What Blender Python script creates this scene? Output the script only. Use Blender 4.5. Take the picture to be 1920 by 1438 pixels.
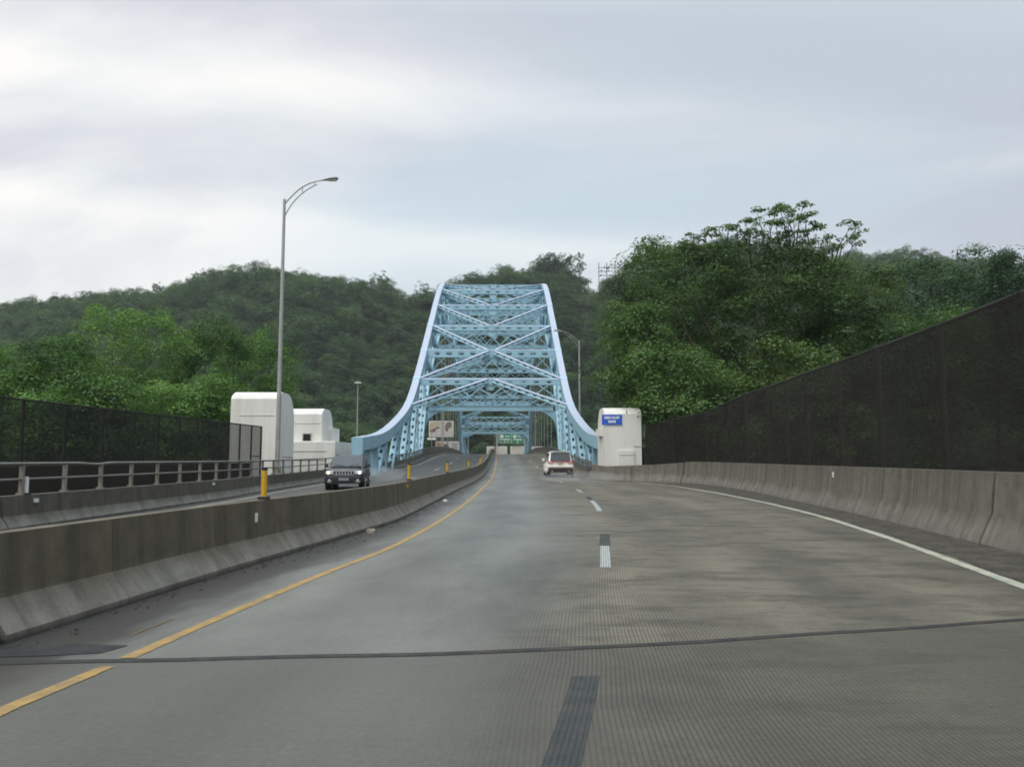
import bpy, math, random
import numpy as np
from mathutils import Vector
R = math.radians
rng = np.random.default_rng(7)
random.seed(7)
for o in list(bpy.data.objects): bpy.data.objects.remove(o)
SC = bpy.context.scene
COL = SC.collection

# ---------------------------------------------------------------- camera
cam_data = bpy.data.cameras.new('camera')
cam = bpy.data.objects.new('camera', cam_data); COL.objects.link(cam)
cam.location = (0, 0, 1.48)
cam_data.sensor_width = 36.0; cam_data.lens = 28.0
cam_data.clip_start = 0.1; cam_data.clip_end = 5000
cam.rotation_euler = (R(90 + 5.39), R(0.0), R(-0.88))
SC.camera = cam

# ---------------------------------------------------------------- world / sun / exposure
SUN_EL, SUN_AZ = 55, -150      # azimuth from +Y towards +X, degrees
world = bpy.data.worlds.new('World'); SC.world = world
world.use_nodes = True
def node(nt, typ, loc=None, **kw):
    n = nt.nodes.new(typ)
    for k, val in kw.items():
        if k.startswith('i_'):
            key = k[2:]
            key = int(key) if key.isdigit() else key.replace('_', ' ')
            n.inputs[key].default_value = val
        else:
            setattr(n, k, val)
    return n
def ramp(nt, stops, interp='LINEAR'):
    n = nt.nodes.new('ShaderNodeValToRGB'); cr = n.color_ramp; cr.interpolation = interp
    while len(cr.elements) > 1: cr.elements.remove(cr.elements[0])
    cr.elements[0].position = stops[0][0]; cr.elements[0].color = c4(stops[0][1])
    for p, c in stops[1:]:
        e = cr.elements.new(p); e.color = c4(c)
    return n
def c4(c):
    if isinstance(c, (int, float)): return (c, c, c, 1)
    return (c[0], c[1], c[2], 1)
def mathn(nt, op, a, b=None, clamp=False):
    n = nt.nodes.new('ShaderNodeMath'); n.operation = op; n.use_clamp = clamp
    for i, q in enumerate((a, b)):
        if q is None: continue
        if isinstance(q, (int, float)): n.inputs[i].default_value = q
        else: nt.links.new(q, n.inputs[i])
    return n.outputs[0]
def mixc(nt, fac, a, b, mode='MIX'):
    n = nt.nodes.new('ShaderNodeMix'); n.data_type = 'RGBA'; n.blend_type = mode
    if isinstance(fac, (int, float)): n.inputs[0].default_value = fac
    else: nt.links.new(fac, n.inputs[0])
    for i, q in ((6, a), (7, b)):
        if isinstance(q, (tuple, list, float, int)): n.inputs[i].default_value = c4(q)
        else: nt.links.new(q, n.inputs[i])
    return n.outputs[2]

def build_world():
    nt = world.node_tree; nt.nodes.clear(); L = nt.links
    out = node(nt, 'ShaderNodeOutputWorld'); bg = node(nt, 'ShaderNodeBackground'); bg.inputs['Strength'].default_value = 0.1
    L.new(bg.outputs[0], out.inputs[0])
    sky = node(nt, 'ShaderNodeTexSky'); sky.sky_type = 'NISHITA'; sky.sun_disc = False
    sky.sun_elevation = R(SUN_EL); sky.sun_rotation = R(SUN_AZ)
    tc = node(nt, 'ShaderNodeTexCoord'); sep = node(nt, 'ShaderNodeSeparateXYZ'); L.new(tc.outputs['Generated'], sep.inputs[0])
    x, y, z = sep.outputs
    zc = mathn(nt, 'ADD', mathn(nt, 'MAXIMUM', z, 0.0), 0.22)
    px = mathn(nt, 'DIVIDE', x, zc); py = mathn(nt, 'DIVIDE', y, zc)
    comb = node(nt, 'ShaderNodeCombineXYZ'); L.new(mathn(nt, 'MULTIPLY', px, 0.50), comb.inputs[0]); L.new(mathn(nt, 'ADD', py, mathn(nt, 'MULTIPLY', px, 0.22)), comb.inputs[1])
    n1 = node(nt, 'ShaderNodeTexNoise', i_Scale=1.35, i_Detail=8.0, i_Roughness=0.55, i_Distortion=0.6)
    mp = node(nt, 'ShaderNodeMapping'); mp.inputs['Location'].default_value = SKY_OFF; L.new(comb.outputs[0], mp.inputs[0]); L.new(mp.outputs[0], n1.inputs[0])
    n2 = node(nt, 'ShaderNodeTexNoise', i_Scale=0.8, i_Detail=3.0, i_Roughness=0.45)
    mp2 = node(nt, 'ShaderNodeMapping'); mp2.inputs['Location'].default_value = (SKY_OFF[0] + 3.3, SKY_OFF[1] + 8.1, 2.0); L.new(comb.outputs[0], mp2.inputs[0]); L.new(mp2.outputs[0], n2.inputs[0])
    # the cloud deck thins towards the left of the view and thickens to the right
    tilt = mathn(nt, 'MULTIPLY', x, -0.25)
    hz = mathn(nt, 'MULTIPLY', mathn(nt, 'SUBTRACT', 0.30, mathn(nt, 'MINIMUM', z, 0.30)), 0.68)
    f1 = mathn(nt, 'ADD', mathn(nt, 'ADD', n1.outputs[0], tilt), hz)
    # long brighter and darker rolls of cloud lying across the sky
    yq = mathn(nt, 'MAXIMUM', y, 0.3)     # rolls lie parallel to the x axis on the cloud plane
    zw = mathn(nt, 'ADD', mathn(nt, 'DIVIDE', mathn(nt, 'ADD', z, mathn(nt, 'MULTIPLY', x, 0.06)), yq), mathn(nt, 'MULTIPLY', mathn(nt, 'SUBTRACT', n2.outputs[0], 0.5), 0.20))
    for zc_, wd, am in BANDS:
        q = mathn(nt, 'DIVIDE', mathn(nt, 'SUBTRACT', zw, zc_), wd); q = mathn(nt, 'MULTIPLY', mathn(nt, 'MULTIPLY', q, q), -1.0)
        f1 = mathn(nt, 'ADD', f1, mathn(nt, 'MULTIPLY', mathn(nt, 'EXPONENT', q), am))
    r1 = ramp(nt, [(0.28, (.55, .58, .65)), (0.43, (.62, .66, .72)), (0.53, (.75, .755, .815)), (0.63, (.88, .895, .90)), (0.76, (1.05, 1.03, 1.0))])
    L.new(f1, r1.inputs[0])
    r2 = ramp(nt, [(0.38, 0.0), (0.58, .85)])
    L.new(n2.outputs[0], r2.inputs[0])
    cl = mixc(nt, mathn(nt, 'MULTIPLY', mathn(nt, 'MULTIPLY', r2.outputs[0], mathn(nt, 'SUBTRACT', .95, mathn(nt, 'MULTIPLY', x, 1.1), True)), mathn(nt, 'SUBTRACT', 1.35, mathn(nt, 'MULTIPLY', f1, 1.0), True)), r1.outputs[0], (.60, .755, .84))
    # towards the zenith the cloud deck is brighter, as any overcast is
    zen = mathn(nt, 'ADD', 1.0, mathn(nt, 'MULTIPLY', mathn(nt, 'MAXIMUM', mathn(nt, 'SUBTRACT', z, 0.50), 0.0), 4.2))
    sc_ = node(nt, 'ShaderNodeVectorMath', operation='SCALE'); L.new(cl, sc_.inputs[0]); L.new(mathn(nt, 'MULTIPLY', zen, 9.6), sc_.inputs['Scale'])
    fin = mixc(nt, 0.95, sky.outputs[0], sc_.outputs[0])
    L.new(fin, bg.inputs[0])
BANDS = [(.452, .045, .15), (.58, .07, -.13), (.355, .055, -.07), (.275, .035, .09)]
SKY_OFF = (5.2, 3.3, 2.0)
build_world()
sun_data = bpy.data.lights.new('sun', 'SUN'); sun_data.energy = 1.5; sun_data.angle = R(25); sun_data.color = (1.0, 0.93, 0.80)
sun = bpy.data.objects.new('sun', sun_data); COL.objects.link(sun)
_d = Vector((math.sin(R(SUN_AZ)) * math.cos(R(SUN_EL)), math.cos(R(SUN_AZ)) * math.cos(R(SUN_EL)), math.sin(R(SUN_EL))))
sun.rotation_euler = (-_d).to_track_quat('-Z', 'Y').to_euler(); sun.location = (0, 0, 150)
SC.view_settings.view_transform = 'Standard'; SC.view_settings.look = 'None'
SC.view_settings.exposure = 0.08; SC.view_settings.gamma = 1.0; SC.view_settings.use_curve_mapping = False
SC.render.engine = 'CYCLES'
SC.cycles.use_denoising = True; SC.cycles.filter_width = 1.8
SC.cycles.max_bounces = 6; SC.cycles.diffuse_bounces = 3; SC.cycles.glossy_bounces = 3
SC.cycles.transparent_max_bounces = 12; SC.cycles.volume_bounces = 0; SC.cycles.transmission_bounces = 4

# ---------------------------------------------------------------- helpers
ROOT = {}
def tag(o, label=None, cat=None, group=None, kind=None):
    if label: o['label'] = label
    if cat: o['category'] = cat
    if group: o['group'] = group
    if kind: o['kind'] = kind
    return o
def thing(name, label, cat, loc=(0, 0, 0), rz=0.0, group=None):
    o = bpy.data.objects.new(name, None); COL.objects.link(o); o.empty_display_size = 0.3
    o.location = loc; o.rotation_euler = (0, 0, rz)
    ROOT[o] = Vector(loc) if rz == 0 else Vector((0, 0, 0))
    return tag(o, label, cat, group)
def setmats(me, m):
    for q in (m if isinstance(m, (list, tuple)) else [m]): me.materials.append(q)
def link(name, me, parent=None):
    o = bpy.data.objects.new(name, me); COL.objects.link(o)
    if parent is not None: o.parent = parent
    return o
class MB:
    def __init__(s): s.v = []; s.f = []; s.uv = []
    def add(s, vs, fs, uv=None):
        b = len(s.v); s.v += [tuple(p) for p in vs]; s.f += [tuple(i + b for i in q) for q in fs]
        s.uv += uv if uv is not None else [(0, 0)] * len(vs)
        return s
    def box(s, c, size, rz=0.0):
        cx, cy, cz = c; hx, hy, hz = size[0] / 2, size[1] / 2, size[2] / 2
        ca, sa = math.cos(rz), math.sin(rz); vs = []
        for dz in (-hz, hz):
            for dx, dy in ((-hx, -hy), (hx, -hy), (hx, hy), (-hx, hy)):
                vs.append((cx + dx * ca - dy * sa, cy + dx * sa + dy * ca, cz + dz))
        return s.add(vs, [(3, 2, 1, 0), (4, 5, 6, 7), (0, 1, 5, 4), (1, 2, 6, 5), (2, 3, 7, 6), (3, 0, 4, 7)])
    def beam(s, p0, p1, w, h, face=(0, -1, 0), w1=None, h1=None):
        """box from p0 to p1; h measured along 'face' normal, w across it"""
        p0, p1 = Vector(p0), Vector(p1); a = (p1 - p0).normalized(); n = Vector(face); n = n - a * n.dot(a)
        if n.length < 1e-4: n = Vector((1, 0, 0)); n = n - a * n.dot(a)
        n.normalize(); u = a.cross(n); vs = []
        for p, ww, hh in ((p0, w, h), (p1, w1 or w, h1 or h)):
            for i, j in ((-1, -1), (1, -1), (1, 1), (-1, 1)): vs.append(p + u * (i * ww / 2) + n * (j * hh / 2))
        return s.add(vs, [(3, 2, 1, 0), (4, 5, 6, 7), (0, 1, 5, 4), (1, 2, 6, 5), (2, 3, 7, 6), (3, 0, 4, 7)])
    def tube(s, pts, r, n=8, cap=True):
        pts = [Vector(p) for p in pts]; rs = r if isinstance(r, (list, tuple)) else [r] * len(pts)
        b = []; up = Vector((0, 0, 1)); prev = None
        for i, p in enumerate(pts):
            a = (pts[min(i + 1, len(pts) - 1)] - pts[max(i - 1, 0)]).normalized()
            if prev is None:
                u = a.cross(up) if abs(a.dot(up)) < .95 else a.cross(Vector((1, 0, 0)))
            else: u = prev - a * prev.dot(a)
            u.normalize(); prev = u; w = a.cross(u)
            b += [p + (u * math.cos(2 * math.pi * k / n) + w * math.sin(2 * math.pi * k / n)) * rs[i] for k in range(n)]
        fs = []
        for i in range(len(pts) - 1):
            for k in range(n):
                k2 = (k + 1) % n; fs.append((i * n + k, i * n + k2, (i + 1) * n + k2, (i + 1) * n + k))
        if cap: fs.append(tuple(range(n - 1, -1, -1))); fs.append(tuple((len(pts) - 1) * n + k for k in range(n)))
        return s.add(b, fs)
    def prism(s, poly, p, ux, uy, thick):
        """polygon (2D) extruded by thick along ux x uy, centred"""
        p, ux, uy = Vector(p), Vector(ux), Vector(uy); n = ux.cross(uy).normalized(); k = len(poly)
        vs = [p + ux * a + uy * b + n * (-thick / 2) for a, b in poly] + [p + ux * a + uy * b + n * (thick / 2) for a, b in poly]
        fs = [tuple(range(k - 1, -1, -1)), tuple(range(k, 2 * k))] + [(i, (i + 1) % k, k + (i + 1) % k, k + i) for i in range(k)]
        return s.add(vs, fs)
    def perf(s, p0, p1, w, d, face=(0, -1, 0), pitch=0.95, hr=None, side=0.035, ends=0.45):
        """built-up member: two side webs and two perforated cover plates facing +-face"""
        p0, p1 = Vector(p0), Vector(p1); a = p1 - p0; Ln = a.length; a.normalize(); n = Vector(face); n = n - a * n.dot(a)
        if n.length < 1e-3: n = Vector((1, 0, 0)); n = n - a * n.dot(a)
        n.normalize(); u = a.cross(n)
        for sg in (-1, 1):
            c = u * (sg * (w / 2 - side / 2)); s.beam(p0 + c, p1 + c, side, d, n)
        cells = max(1, int(round((Ln - 2 * ends) / pitch))); iw = w / 2 - side
        t0, t1 = (ends, Ln - ends) if Ln > 2 * ends + .4 else (0.1 * Ln, 0.9 * Ln)
        pl = (t1 - t0) / cells; hx, hy = hr or (min(.27, pl * .30), min(.16, iw * .55))
        for sg in (-1, 1):
            off = n * (sg * (d / 2 - 0.02)); inn = n * (sg * (d / 2 - 0.06))
            for ta, tb in ((0, t0), (t1, Ln)):
                q = [p0 + a * ta - u * iw + off, p0 + a * tb - u * iw + off, p0 + a * tb + u * iw + off, p0 + a * ta + u * iw + off]
                s.add(q, [(0, 1, 2, 3)])
            for k in range(cells):
                c = p0 + a * (t0 + (k + .5) * pl) + off; ci = p0 + a * (t0 + (k + .5) * pl) + inn
                outer = [(-pl / 2, -iw), (0, -iw), (pl / 2, -iw), (pl / 2, 0), (pl / 2, iw), (0, iw), (-pl / 2, iw), (-pl / 2, 0)]
                vs = [c + a * x + u * y for x, y in outer]
                ang = [math.atan2(y / iw, x / (pl / 2)) for x, y in outer]
                vs += [c + a * (hx * math.cos(t)) + u * (hy * math.sin(t)) for t in ang]
                vs += [ci + a * (hx * math.cos(t)) + u * (hy * math.sin(t)) for t in ang]
                fs = []
                for i in range(8):
                    j = (i + 1) % 8; fs += [(i, j, 8 + j, 8 + i), (8 + i, 8 + j, 16 + j, 16 + i)]
                s.add(vs, fs)
        return s
    def sweep(s, prof, path, zf, side=1.0, closed=True, cap=True):
        """profile [(offset towards -normal side, height)] along a plan path [(x, y)], base height zf(x, y)"""
        k = len(prof); vs = []; uv = []; acc = 0.0; n = len(path)
        for i, (x, y) in enumerate(path):
            x0, y0 = path[max(i - 1, 0)]; x1, y1 = path[min(i + 1, n - 1)]
            dx, dy = x1 - x0, y1 - y0; l = math.hypot(dx, dy) or 1; nx, ny = dy / l * side, -dx / l * side
            if i: acc += math.hypot(x - path[i - 1][0], y - path[i - 1][1])
            z0 = zf(x, y)
            for o, h in prof:
                hh = h(y) if callable(h) else h
                vs.append((x + nx * o, y + ny * o, z0 + hh)); uv.append((acc + y * 0.0 + s_off[0], hh))
        fs = []
        for i in range(n - 1):
            for j in range(k if closed else k - 1):
                j2 = (j + 1) % k; q = (i * k + j, i * k + j2, (i + 1) * k + j2, (i + 1) * k + j)
                fs.append(q if side > 0 else q[::-1])
        if cap: fs.append(tuple(range(k))); fs.append(tuple((n - 1) * k + j for j in range(k - 1, -1, -1)))
        return s.add(vs, fs, uv)
    def build(s, name, mat, parent=None, root=None, smooth=None, bevel=None, fix=True):
        off = ROOT.get(root if root is not None else parent, Vector((0, 0, 0)))
        me = bpy.data.meshes.new(name)
        me.from_pydata([(p[0] - off.x, p[1] - off.y, p[2] - off.z) for p in s.v], [], s.f)
        if any(u != (0, 0) for u in s.uv):
            ul = me.uv_layers.new(name='UVMap'); li = np.empty(len(me.loops), dtype=np.int32); me.loops.foreach_get('vertex_index', li)
            ul.data.foreach_set('uv', np.array(s.uv, dtype=np.float32)[li].ravel())
        setmats(me, mat)
        if fix:
            import bmesh
            bm = bmesh.new(); bm.from_mesh(me); bmesh.ops.recalc_face_normals(bm, faces=bm.faces); bm.to_mesh(me); bm.free()
        if smooth:
            me.polygons.foreach_set('use_smooth', [True] * len(me.polygons)); me.set_sharp_from_angle(angle=R(smooth))
        o = link(name, me, parent)
        if bevel:
            b = o.modifiers.new('bevel', 'BEVEL'); b.width = bevel; b.segments = 2; b.limit_method = 'ANGLE'; b.angle_limit = R(35)
        return o
s_off = [0.0]
def copy_tree(o, parent=None):
    c = o.copy(); COL.objects.link(c)
    if parent is not None: c.parent = parent
    for ch in list(o.children): copy_tree(ch, c)
    return c
def pchip(pts):
    xs = np.array([p[0] for p in pts], float); ys = np.array([p[1] for p in pts], float)
    h = np.diff(xs); dl = np.diff(ys) / h; m = np.zeros_like(ys)
    for i in range(1, len(xs) - 1):
        if dl[i - 1] * dl[i] > 0:
            w1 = 2 * h[i] + h[i - 1]; w2 = h[i] + 2 * h[i - 1]; m[i] = (w1 + w2) / (w1 / dl[i - 1] + w2 / dl[i])
    m[0], m[-1] = dl[0], dl[-1]
    def f(x):
        x = min(max(x, xs[0]), xs[-1]); i = int(min(max(np.searchsorted(xs, x) - 1, 0), len(h) - 1)); t = (x - xs[i]) / h[i]
        return float((2*t**3-3*t**2+1)*ys[i] + (t**3-2*t**2+t)*h[i]*m[i] + (-2*t**3+3*t**2)*ys[i+1] + (t**3-t**2)*h[i]*m[i+1])
    return f
def sstep(a, b, x):
    t = min(max((x - a) / (b - a), 0), 1); return t * t * (3 - 2 * t)

# ---------------------------------------------------------------- materials
def mat(name, col=None, rough=.6, metal=0.0, spec=.5, emit=None, estr=0.0, coat=0.0):
    m = bpy.data.materials.new(name); m.use_nodes = True; b = m.node_tree.nodes['Principled BSDF']
    if col is not None: b.inputs['Base Color'].default_value = c4(col)
    b.inputs['Roughness'].default_value = rough; b.inputs['Metallic'].default_value = metal
    b.inputs['Specular IOR Level'].default_value = spec; b.inputs['Coat Weight'].default_value = coat
    if emit: b.inputs['Emission Color'].default_value = c4(emit); b.inputs['Emission Strength'].default_value = estr
    return m, m.node_tree, b
def noise(nt, scale, detail=4.0, rough=.55, vec=None, dist=0.0, stretch=None):
    n = node(nt, 'ShaderNodeTexNoise', i_Scale=scale, i_Detail=detail, i_Roughness=rough, i_Distortion=dist)
    if vec is not None:
        if stretch:
            mp = node(nt, 'ShaderNodeMapping'); mp.inputs['Scale'].default_value = stretch; nt.links.new(vec, mp.inputs[0]); nt.links.new(mp.outputs[0], n.inputs[0])
        else: nt.links.new(vec, n.inputs[0])
    return n.outputs[0]
def bump(nt, b, h, strength=.3, dist=.02):
    n = node(nt, 'ShaderNodeBump', i_Strength=strength, i_Distance=dist); nt.links.new(h, n.inputs['Height']); nt.links.new(n.outputs[0], b.inputs['Normal'])
def grimy(name, col, dirt, rough=.6, scale=1.2, amount=.5, spec=.5, streak=False, metal=0.0, fine=.12):
    """plain paint, metal or concrete with uneven weathering"""
    m, nt, b = mat(name, col, rough, metal, spec); g = node(nt, 'ShaderNodeNewGeometry').outputs['Position']
    f = noise(nt, scale, 6, .6, g, stretch=(1, 1, .18) if streak else None)
    r = ramp(nt, [(.42, 0.0), (.72, amount)]); nt.links.new(f, r.inputs[0])
    f2 = noise(nt, 14, 4, .6, g); r2 = ramp(nt, [(.3, 1 - fine), (.7, 1 + fine)]); nt.links.new(f2, r2.inputs[0])
    c = mixc(nt, r.outputs[0], col, dirt); c = mixc(nt, 1.0, c, r2.outputs[0], 'MULTIPLY'); nt.links.new(c, b.inputs['Base Color'])
    bump(nt, b, f2, .15, .01)
    return m
def uvnode(nt): return node(nt, 'ShaderNodeUVMap').outputs[0]

def road_material():
    m, nt, b = mat('road_concrete', (.2, .2, .19), .5, 0, .30); L = nt.links
    uv = uvnode(nt); sp = node(nt, 'ShaderNodeSeparateXYZ'); L.new(uv, sp.inputs[0]); u, v_ = sp.outputs[0], sp.outputs[1]
    # left lane: worn smooth and blue grey; right lane: brown grey grooved concrete
    lane = ramp(nt, [(.0, 0.0), (1.0, 1.0)], 'EASE')
    wob = noise(nt, .35, 3, .5, uv)
    L.new(mathn(nt, 'MULTIPLY', mathn(nt, 'SUBTRACT', mathn(nt, 'ADD', u, mathn(nt, 'MULTIPLY', wob, 1.6)), 2.9), .55, True), lane.inputs[0])
    base = mixc(nt, lane.outputs[0], (.121, .125, .113), (.126, .116, .086))
    big = noise(nt, .45, 7, .66, uv, stretch=(1.0, .35, 1)); rb = ramp(nt, [(.34, .62), (.50, 1.0), (.68, 1.30)]); L.new(big, rb.inputs[0])
    base = mixc(nt, 1.0, base, rb.outputs[0], 'MULTIPLY')
    # paler worn wheel paths, darker oily strip between them
    wp = mathn(nt, 'SINE', mathn(nt, 'ADD', mathn(nt, 'MULTIPLY', u, 2 * math.pi / 1.75), mathn(nt, 'MULTIPLY', wob, 1.5)))
    wr = ramp(nt, [(.0, .90), (1.0, 1.10)]); L.new(mathn(nt, 'ADD', .5, mathn(nt, 'MULTIPLY', wp, .5)), wr.inputs[0]); base = mixc(nt, 1.0, base, wr.outputs[0], 'MULTIPLY')
    # damp patches with ragged edges, most of them on the outer lane
    st = noise(nt, 1.25, 9, .74, uv, stretch=(.55, 1.0, 1), dist=.2); rs = ramp(nt, [(.47, 0.0), (.57, .50), (.70, 1.0)]); L.new(st, rs.inputs[0])
    sm = mathn(nt, 'MULTIPLY', rs.outputs[0], mathn(nt, 'ADD', .12, mathn(nt, 'MULTIPLY', lane.outputs[0], .80)))
    base = mixc(nt, sm, base, (.034, .032, .025))
    st2 = noise(nt, 3.0, 8, .75, uv, stretch=(.30, 1.5, 1)); rs2 = ramp(nt, [(.54, 0.0), (.66, .7)]); L.new(st2, rs2.inputs[0])
    base = mixc(nt, mathn(nt, 'MULTIPLY', rs2.outputs[0], mathn(nt, 'ADD', .2, mathn(nt, 'MULTIPLY', lane.outputs[0], .6))), base, (.040, .038, .030))
    # dirt gathered by the median
    edge = mathn(nt, 'MULTIPLY', mathn(nt, 'SUBTRACT', mathn(nt, 'ADD', .42, mathn(nt, 'MULTIPLY', noise(nt, 1.1, 6, .65, uv, stretch=(1.5, .6, 1)), -1.30)), u), 2.2, True)
    base = mixc(nt, mathn(nt, 'MULTIPLY', edge, .85), base, (.026, .025, .022))
    # near side of the expansion joint: slightly darker slab with lens vignette painted in
    slab = mathn(nt, 'MULTIPLY', mathn(nt, 'SUBTRACT', mathn(nt, 'ADD', mathn(nt, 'ADD', 6.05, mathn(nt, 'MULTIPLY', u, .04)), mathn(nt, 'MULTIPLY', mathn(nt, 'MULTIPLY', u, u), .019)), v_), 30.0, True)
    base = mixc(nt, mathn(nt, 'MULTIPLY', slab, .60), base, (.056, .053, .043))
    # longitudinal saw-cut grooves
    gw = mathn(nt, 'SINE', mathn(nt, 'MULTIPLY', u, 2 * math.pi / .033))
    gm = ramp(nt, [(.42, 0.05), (.60, 1.0)]); L.new(noise(nt, .55, 3, .5, uv, stretch=(1, .5, 1)), gm.inputs[0])
    gmask = mathn(nt, 'MULTIPLY', mathn(nt, 'ADD', mathn(nt, 'MULTIPLY', lane.outputs[0], .75), mathn(nt, 'MULTIPLY', gm.outputs[0], .35)), 1.0, True)
    gr = mathn(nt, 'MULTIPLY', mathn(nt, 'MULTIPLY', mathn(nt, 'SUBTRACT', gw, .2), 1.2, True), gmask)
    base = mixc(nt, mathn(nt, 'MULTIPLY', gr, .72), base, (.030, .028, .022))
    fine = noise(nt, 22, 6, .8, uv); rf = ramp(nt, [(.3, .76), (.7, 1.2)]); L.new(fine, rf.inputs[0])
    base = mixc(nt, 1.0, base, rf.outputs[0], 'MULTIPLY'); L.new(base, b.inputs['Base Color'])
    rr = mathn(nt, 'ADD', mathn(nt, 'MULTIPLY', lane.outputs[0], .16), mathn(nt, 'ADD', .42, mathn(nt, 'MULTIPLY', big, .18)))
    L.new(rr, b.inputs['Roughness'])
    h = mathn(nt, 'ADD', mathn(nt, 'MULTIPLY', gr, -1.0), mathn(nt, 'MULTIPLY', fine, .5)); bump(nt, b, h, .35, .006)
    return m
def barrier_material(name, top=(.100, .088, .060), toe=(.168, .160, .134), brk=.36):
    m, nt, b = mat(name, top, .75, 0, .35); L = nt.links
    uv = uvnode(nt); sp = node(nt, 'ShaderNodeSeparateXYZ'); L.new(uv, sp.inputs[0]); u, v_ = sp.outputs[0], sp.outputs[1]
    f = noise(nt, 1.1, 6, .6, uv); edge = mathn(nt, 'MULTIPLY', mathn(nt, 'SUBTRACT', mathn(nt, 'ADD', brk, mathn(nt, 'MULTIPLY', mathn(nt, 'SUBTRACT', f, .5), .55)), v_), 4.2, True)
    strk = noise(nt, 1.6, 5, .65, uv, stretch=(1.6, .12, 1)); rs = ramp(nt, [(.35, .68), (.5, 1.0), (.68, 1.32)]); L.new(strk, rs.inputs[0])
    c = mixc(nt, edge, top, toe); c = mixc(nt, 1.0, c, rs.outputs[0], 'MULTIPLY')
    blot = noise(nt, 3.5, 6, .7, uv); rb = ramp(nt, [(.35, .80), (.65, 1.15)]); L.new(blot, rb.inputs[0]); c = mixc(nt, 1.0, c, rb.outputs[0], 'MULTIPLY')
    wet = mathn(nt, 'MULTIPLY', mathn(nt, 'SUBTRACT', mathn(nt, 'MULTIPLY', f, .11), v_), 20.0, True); c = mixc(nt, mathn(nt, 'MULTIPLY', wet, .75), c, (.03, .03, .027))
    fi = noise(nt, 40, 4, .7, uv); rfi = ramp(nt, [(.3, .88), (.7, 1.1)]); L.new(fi, rfi.inputs[0]); c = mixc(nt, 1.0, c, rfi.outputs[0], 'MULTIPLY')
    L.new(c, b.inputs['Base Color']); bump(nt, b, mathn(nt, 'ADD', fi, mathn(nt, 'MULTIPLY', blot, 1.5)), .3, .01)
    return m
def leaf_material(name, cols, trans=.35):
    m = bpy.data.materials.new(name); m.use_nodes = True; nt = m.node_tree; nt.nodes.clear(); L = nt.links
    out = node(nt, 'ShaderNodeOutputMaterial'); at = node(nt, 'ShaderNodeAttribute', attribute_name='shade')
    oi = node(nt, 'ShaderNodeObjectInfo')
    g = node(nt, 'ShaderNodeNewGeometry').outputs['Position']
    f = mathn(nt, 'ADD', mathn(nt, 'MULTIPLY', at.outputs['Fac'], .55), mathn(nt, 'MULTIPLY', noise(nt, .45, 3, .5, g), .45))
    f = mathn(nt, 'ADD', f, mathn(nt, 'MULTIPLY', mathn(nt, 'SUBTRACT', oi.outputs['Random'], .5), .34))
    r = ramp(nt, [(.26 + .46 * i / (len(cols) - 1), c) for i, c in enumerate(cols)]); L.new(f, r.inputs[0])
    df = node(nt, 'ShaderNodeBsdfDiffuse'); tr = node(nt, 'ShaderNodeBsdfTranslucent'); gl = node(nt, 'ShaderNodeBsdfGlossy', i_Roughness=.45)
    L.new(r.outputs[0], df.inputs[0]); L.new(mixc(nt, 1.0, r.outputs[0], (1.25, 1.2, .6), 'MULTIPLY'), tr.inputs[0])
    gl.inputs[0].default_value = (.6, .62, .6, 1)
    mx = node(nt, 'ShaderNodeMixShader', i_0=trans); L.new(df.outputs[0], mx.inputs[1]); L.new(tr.outputs[0], mx.inputs[2])
    mx2 = node(nt, 'ShaderNodeMixShader', i_0=.035); L.new(mx.outputs[0], mx2.inputs[1]); L.new(gl.outputs[0], mx2.inputs[2])
    L.new(mx2.outputs[0], out.inputs[0])
    return m
def worn_paint(m, wear=.35, grooves=0.0):
    """road paint scuffed through to the concrete, most along its edges"""
    nt = m.node_tree; b = nt.nodes['Principled BSDF']; L = nt.links; uv = uvnode(nt); sp = node(nt, 'ShaderNodeSeparateXYZ'); L.new(uv, sp.inputs[0])
    g = node(nt, 'ShaderNodeNewGeometry').outputs['Position']
    n = mathn(nt, 'ADD', mathn(nt, 'MULTIPLY', mathn(nt, 'SUBTRACT', noise(nt, 9, 7, .75, g), .5), 1.5), mathn(nt, 'MULTIPLY', mathn(nt, 'SUBTRACT', noise(nt, 1.3, 4, .6, g), .5), 1.3))
    a = mathn(nt, 'SUBTRACT', mathn(nt, 'ADD', 1.0 - wear * .6, n), mathn(nt, 'MULTIPLY', mathn(nt, 'POWER', mathn(nt, 'ABSOLUTE', sp.outputs[0]), 4.0), wear * 1.4))
    a = mathn(nt, 'MULTIPLY', a, 3.0, True)
    if grooves:
        w_ = mathn(nt, 'SINE', mathn(nt, 'MULTIPLY', sp.outputs[0], 2 * math.pi * grooves)); a = mathn(nt, 'MULTIPLY', a, mathn(nt, 'SUBTRACT', 1.0, mathn(nt, 'MULTIPLY', mathn(nt, 'SUBTRACT', w_, .3, True), .8)))
    L.new(mathn(nt, 'ADD', mathn(nt, 'MULTIPLY', a, .92), .04), b.inputs['Alpha']); return m
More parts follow.
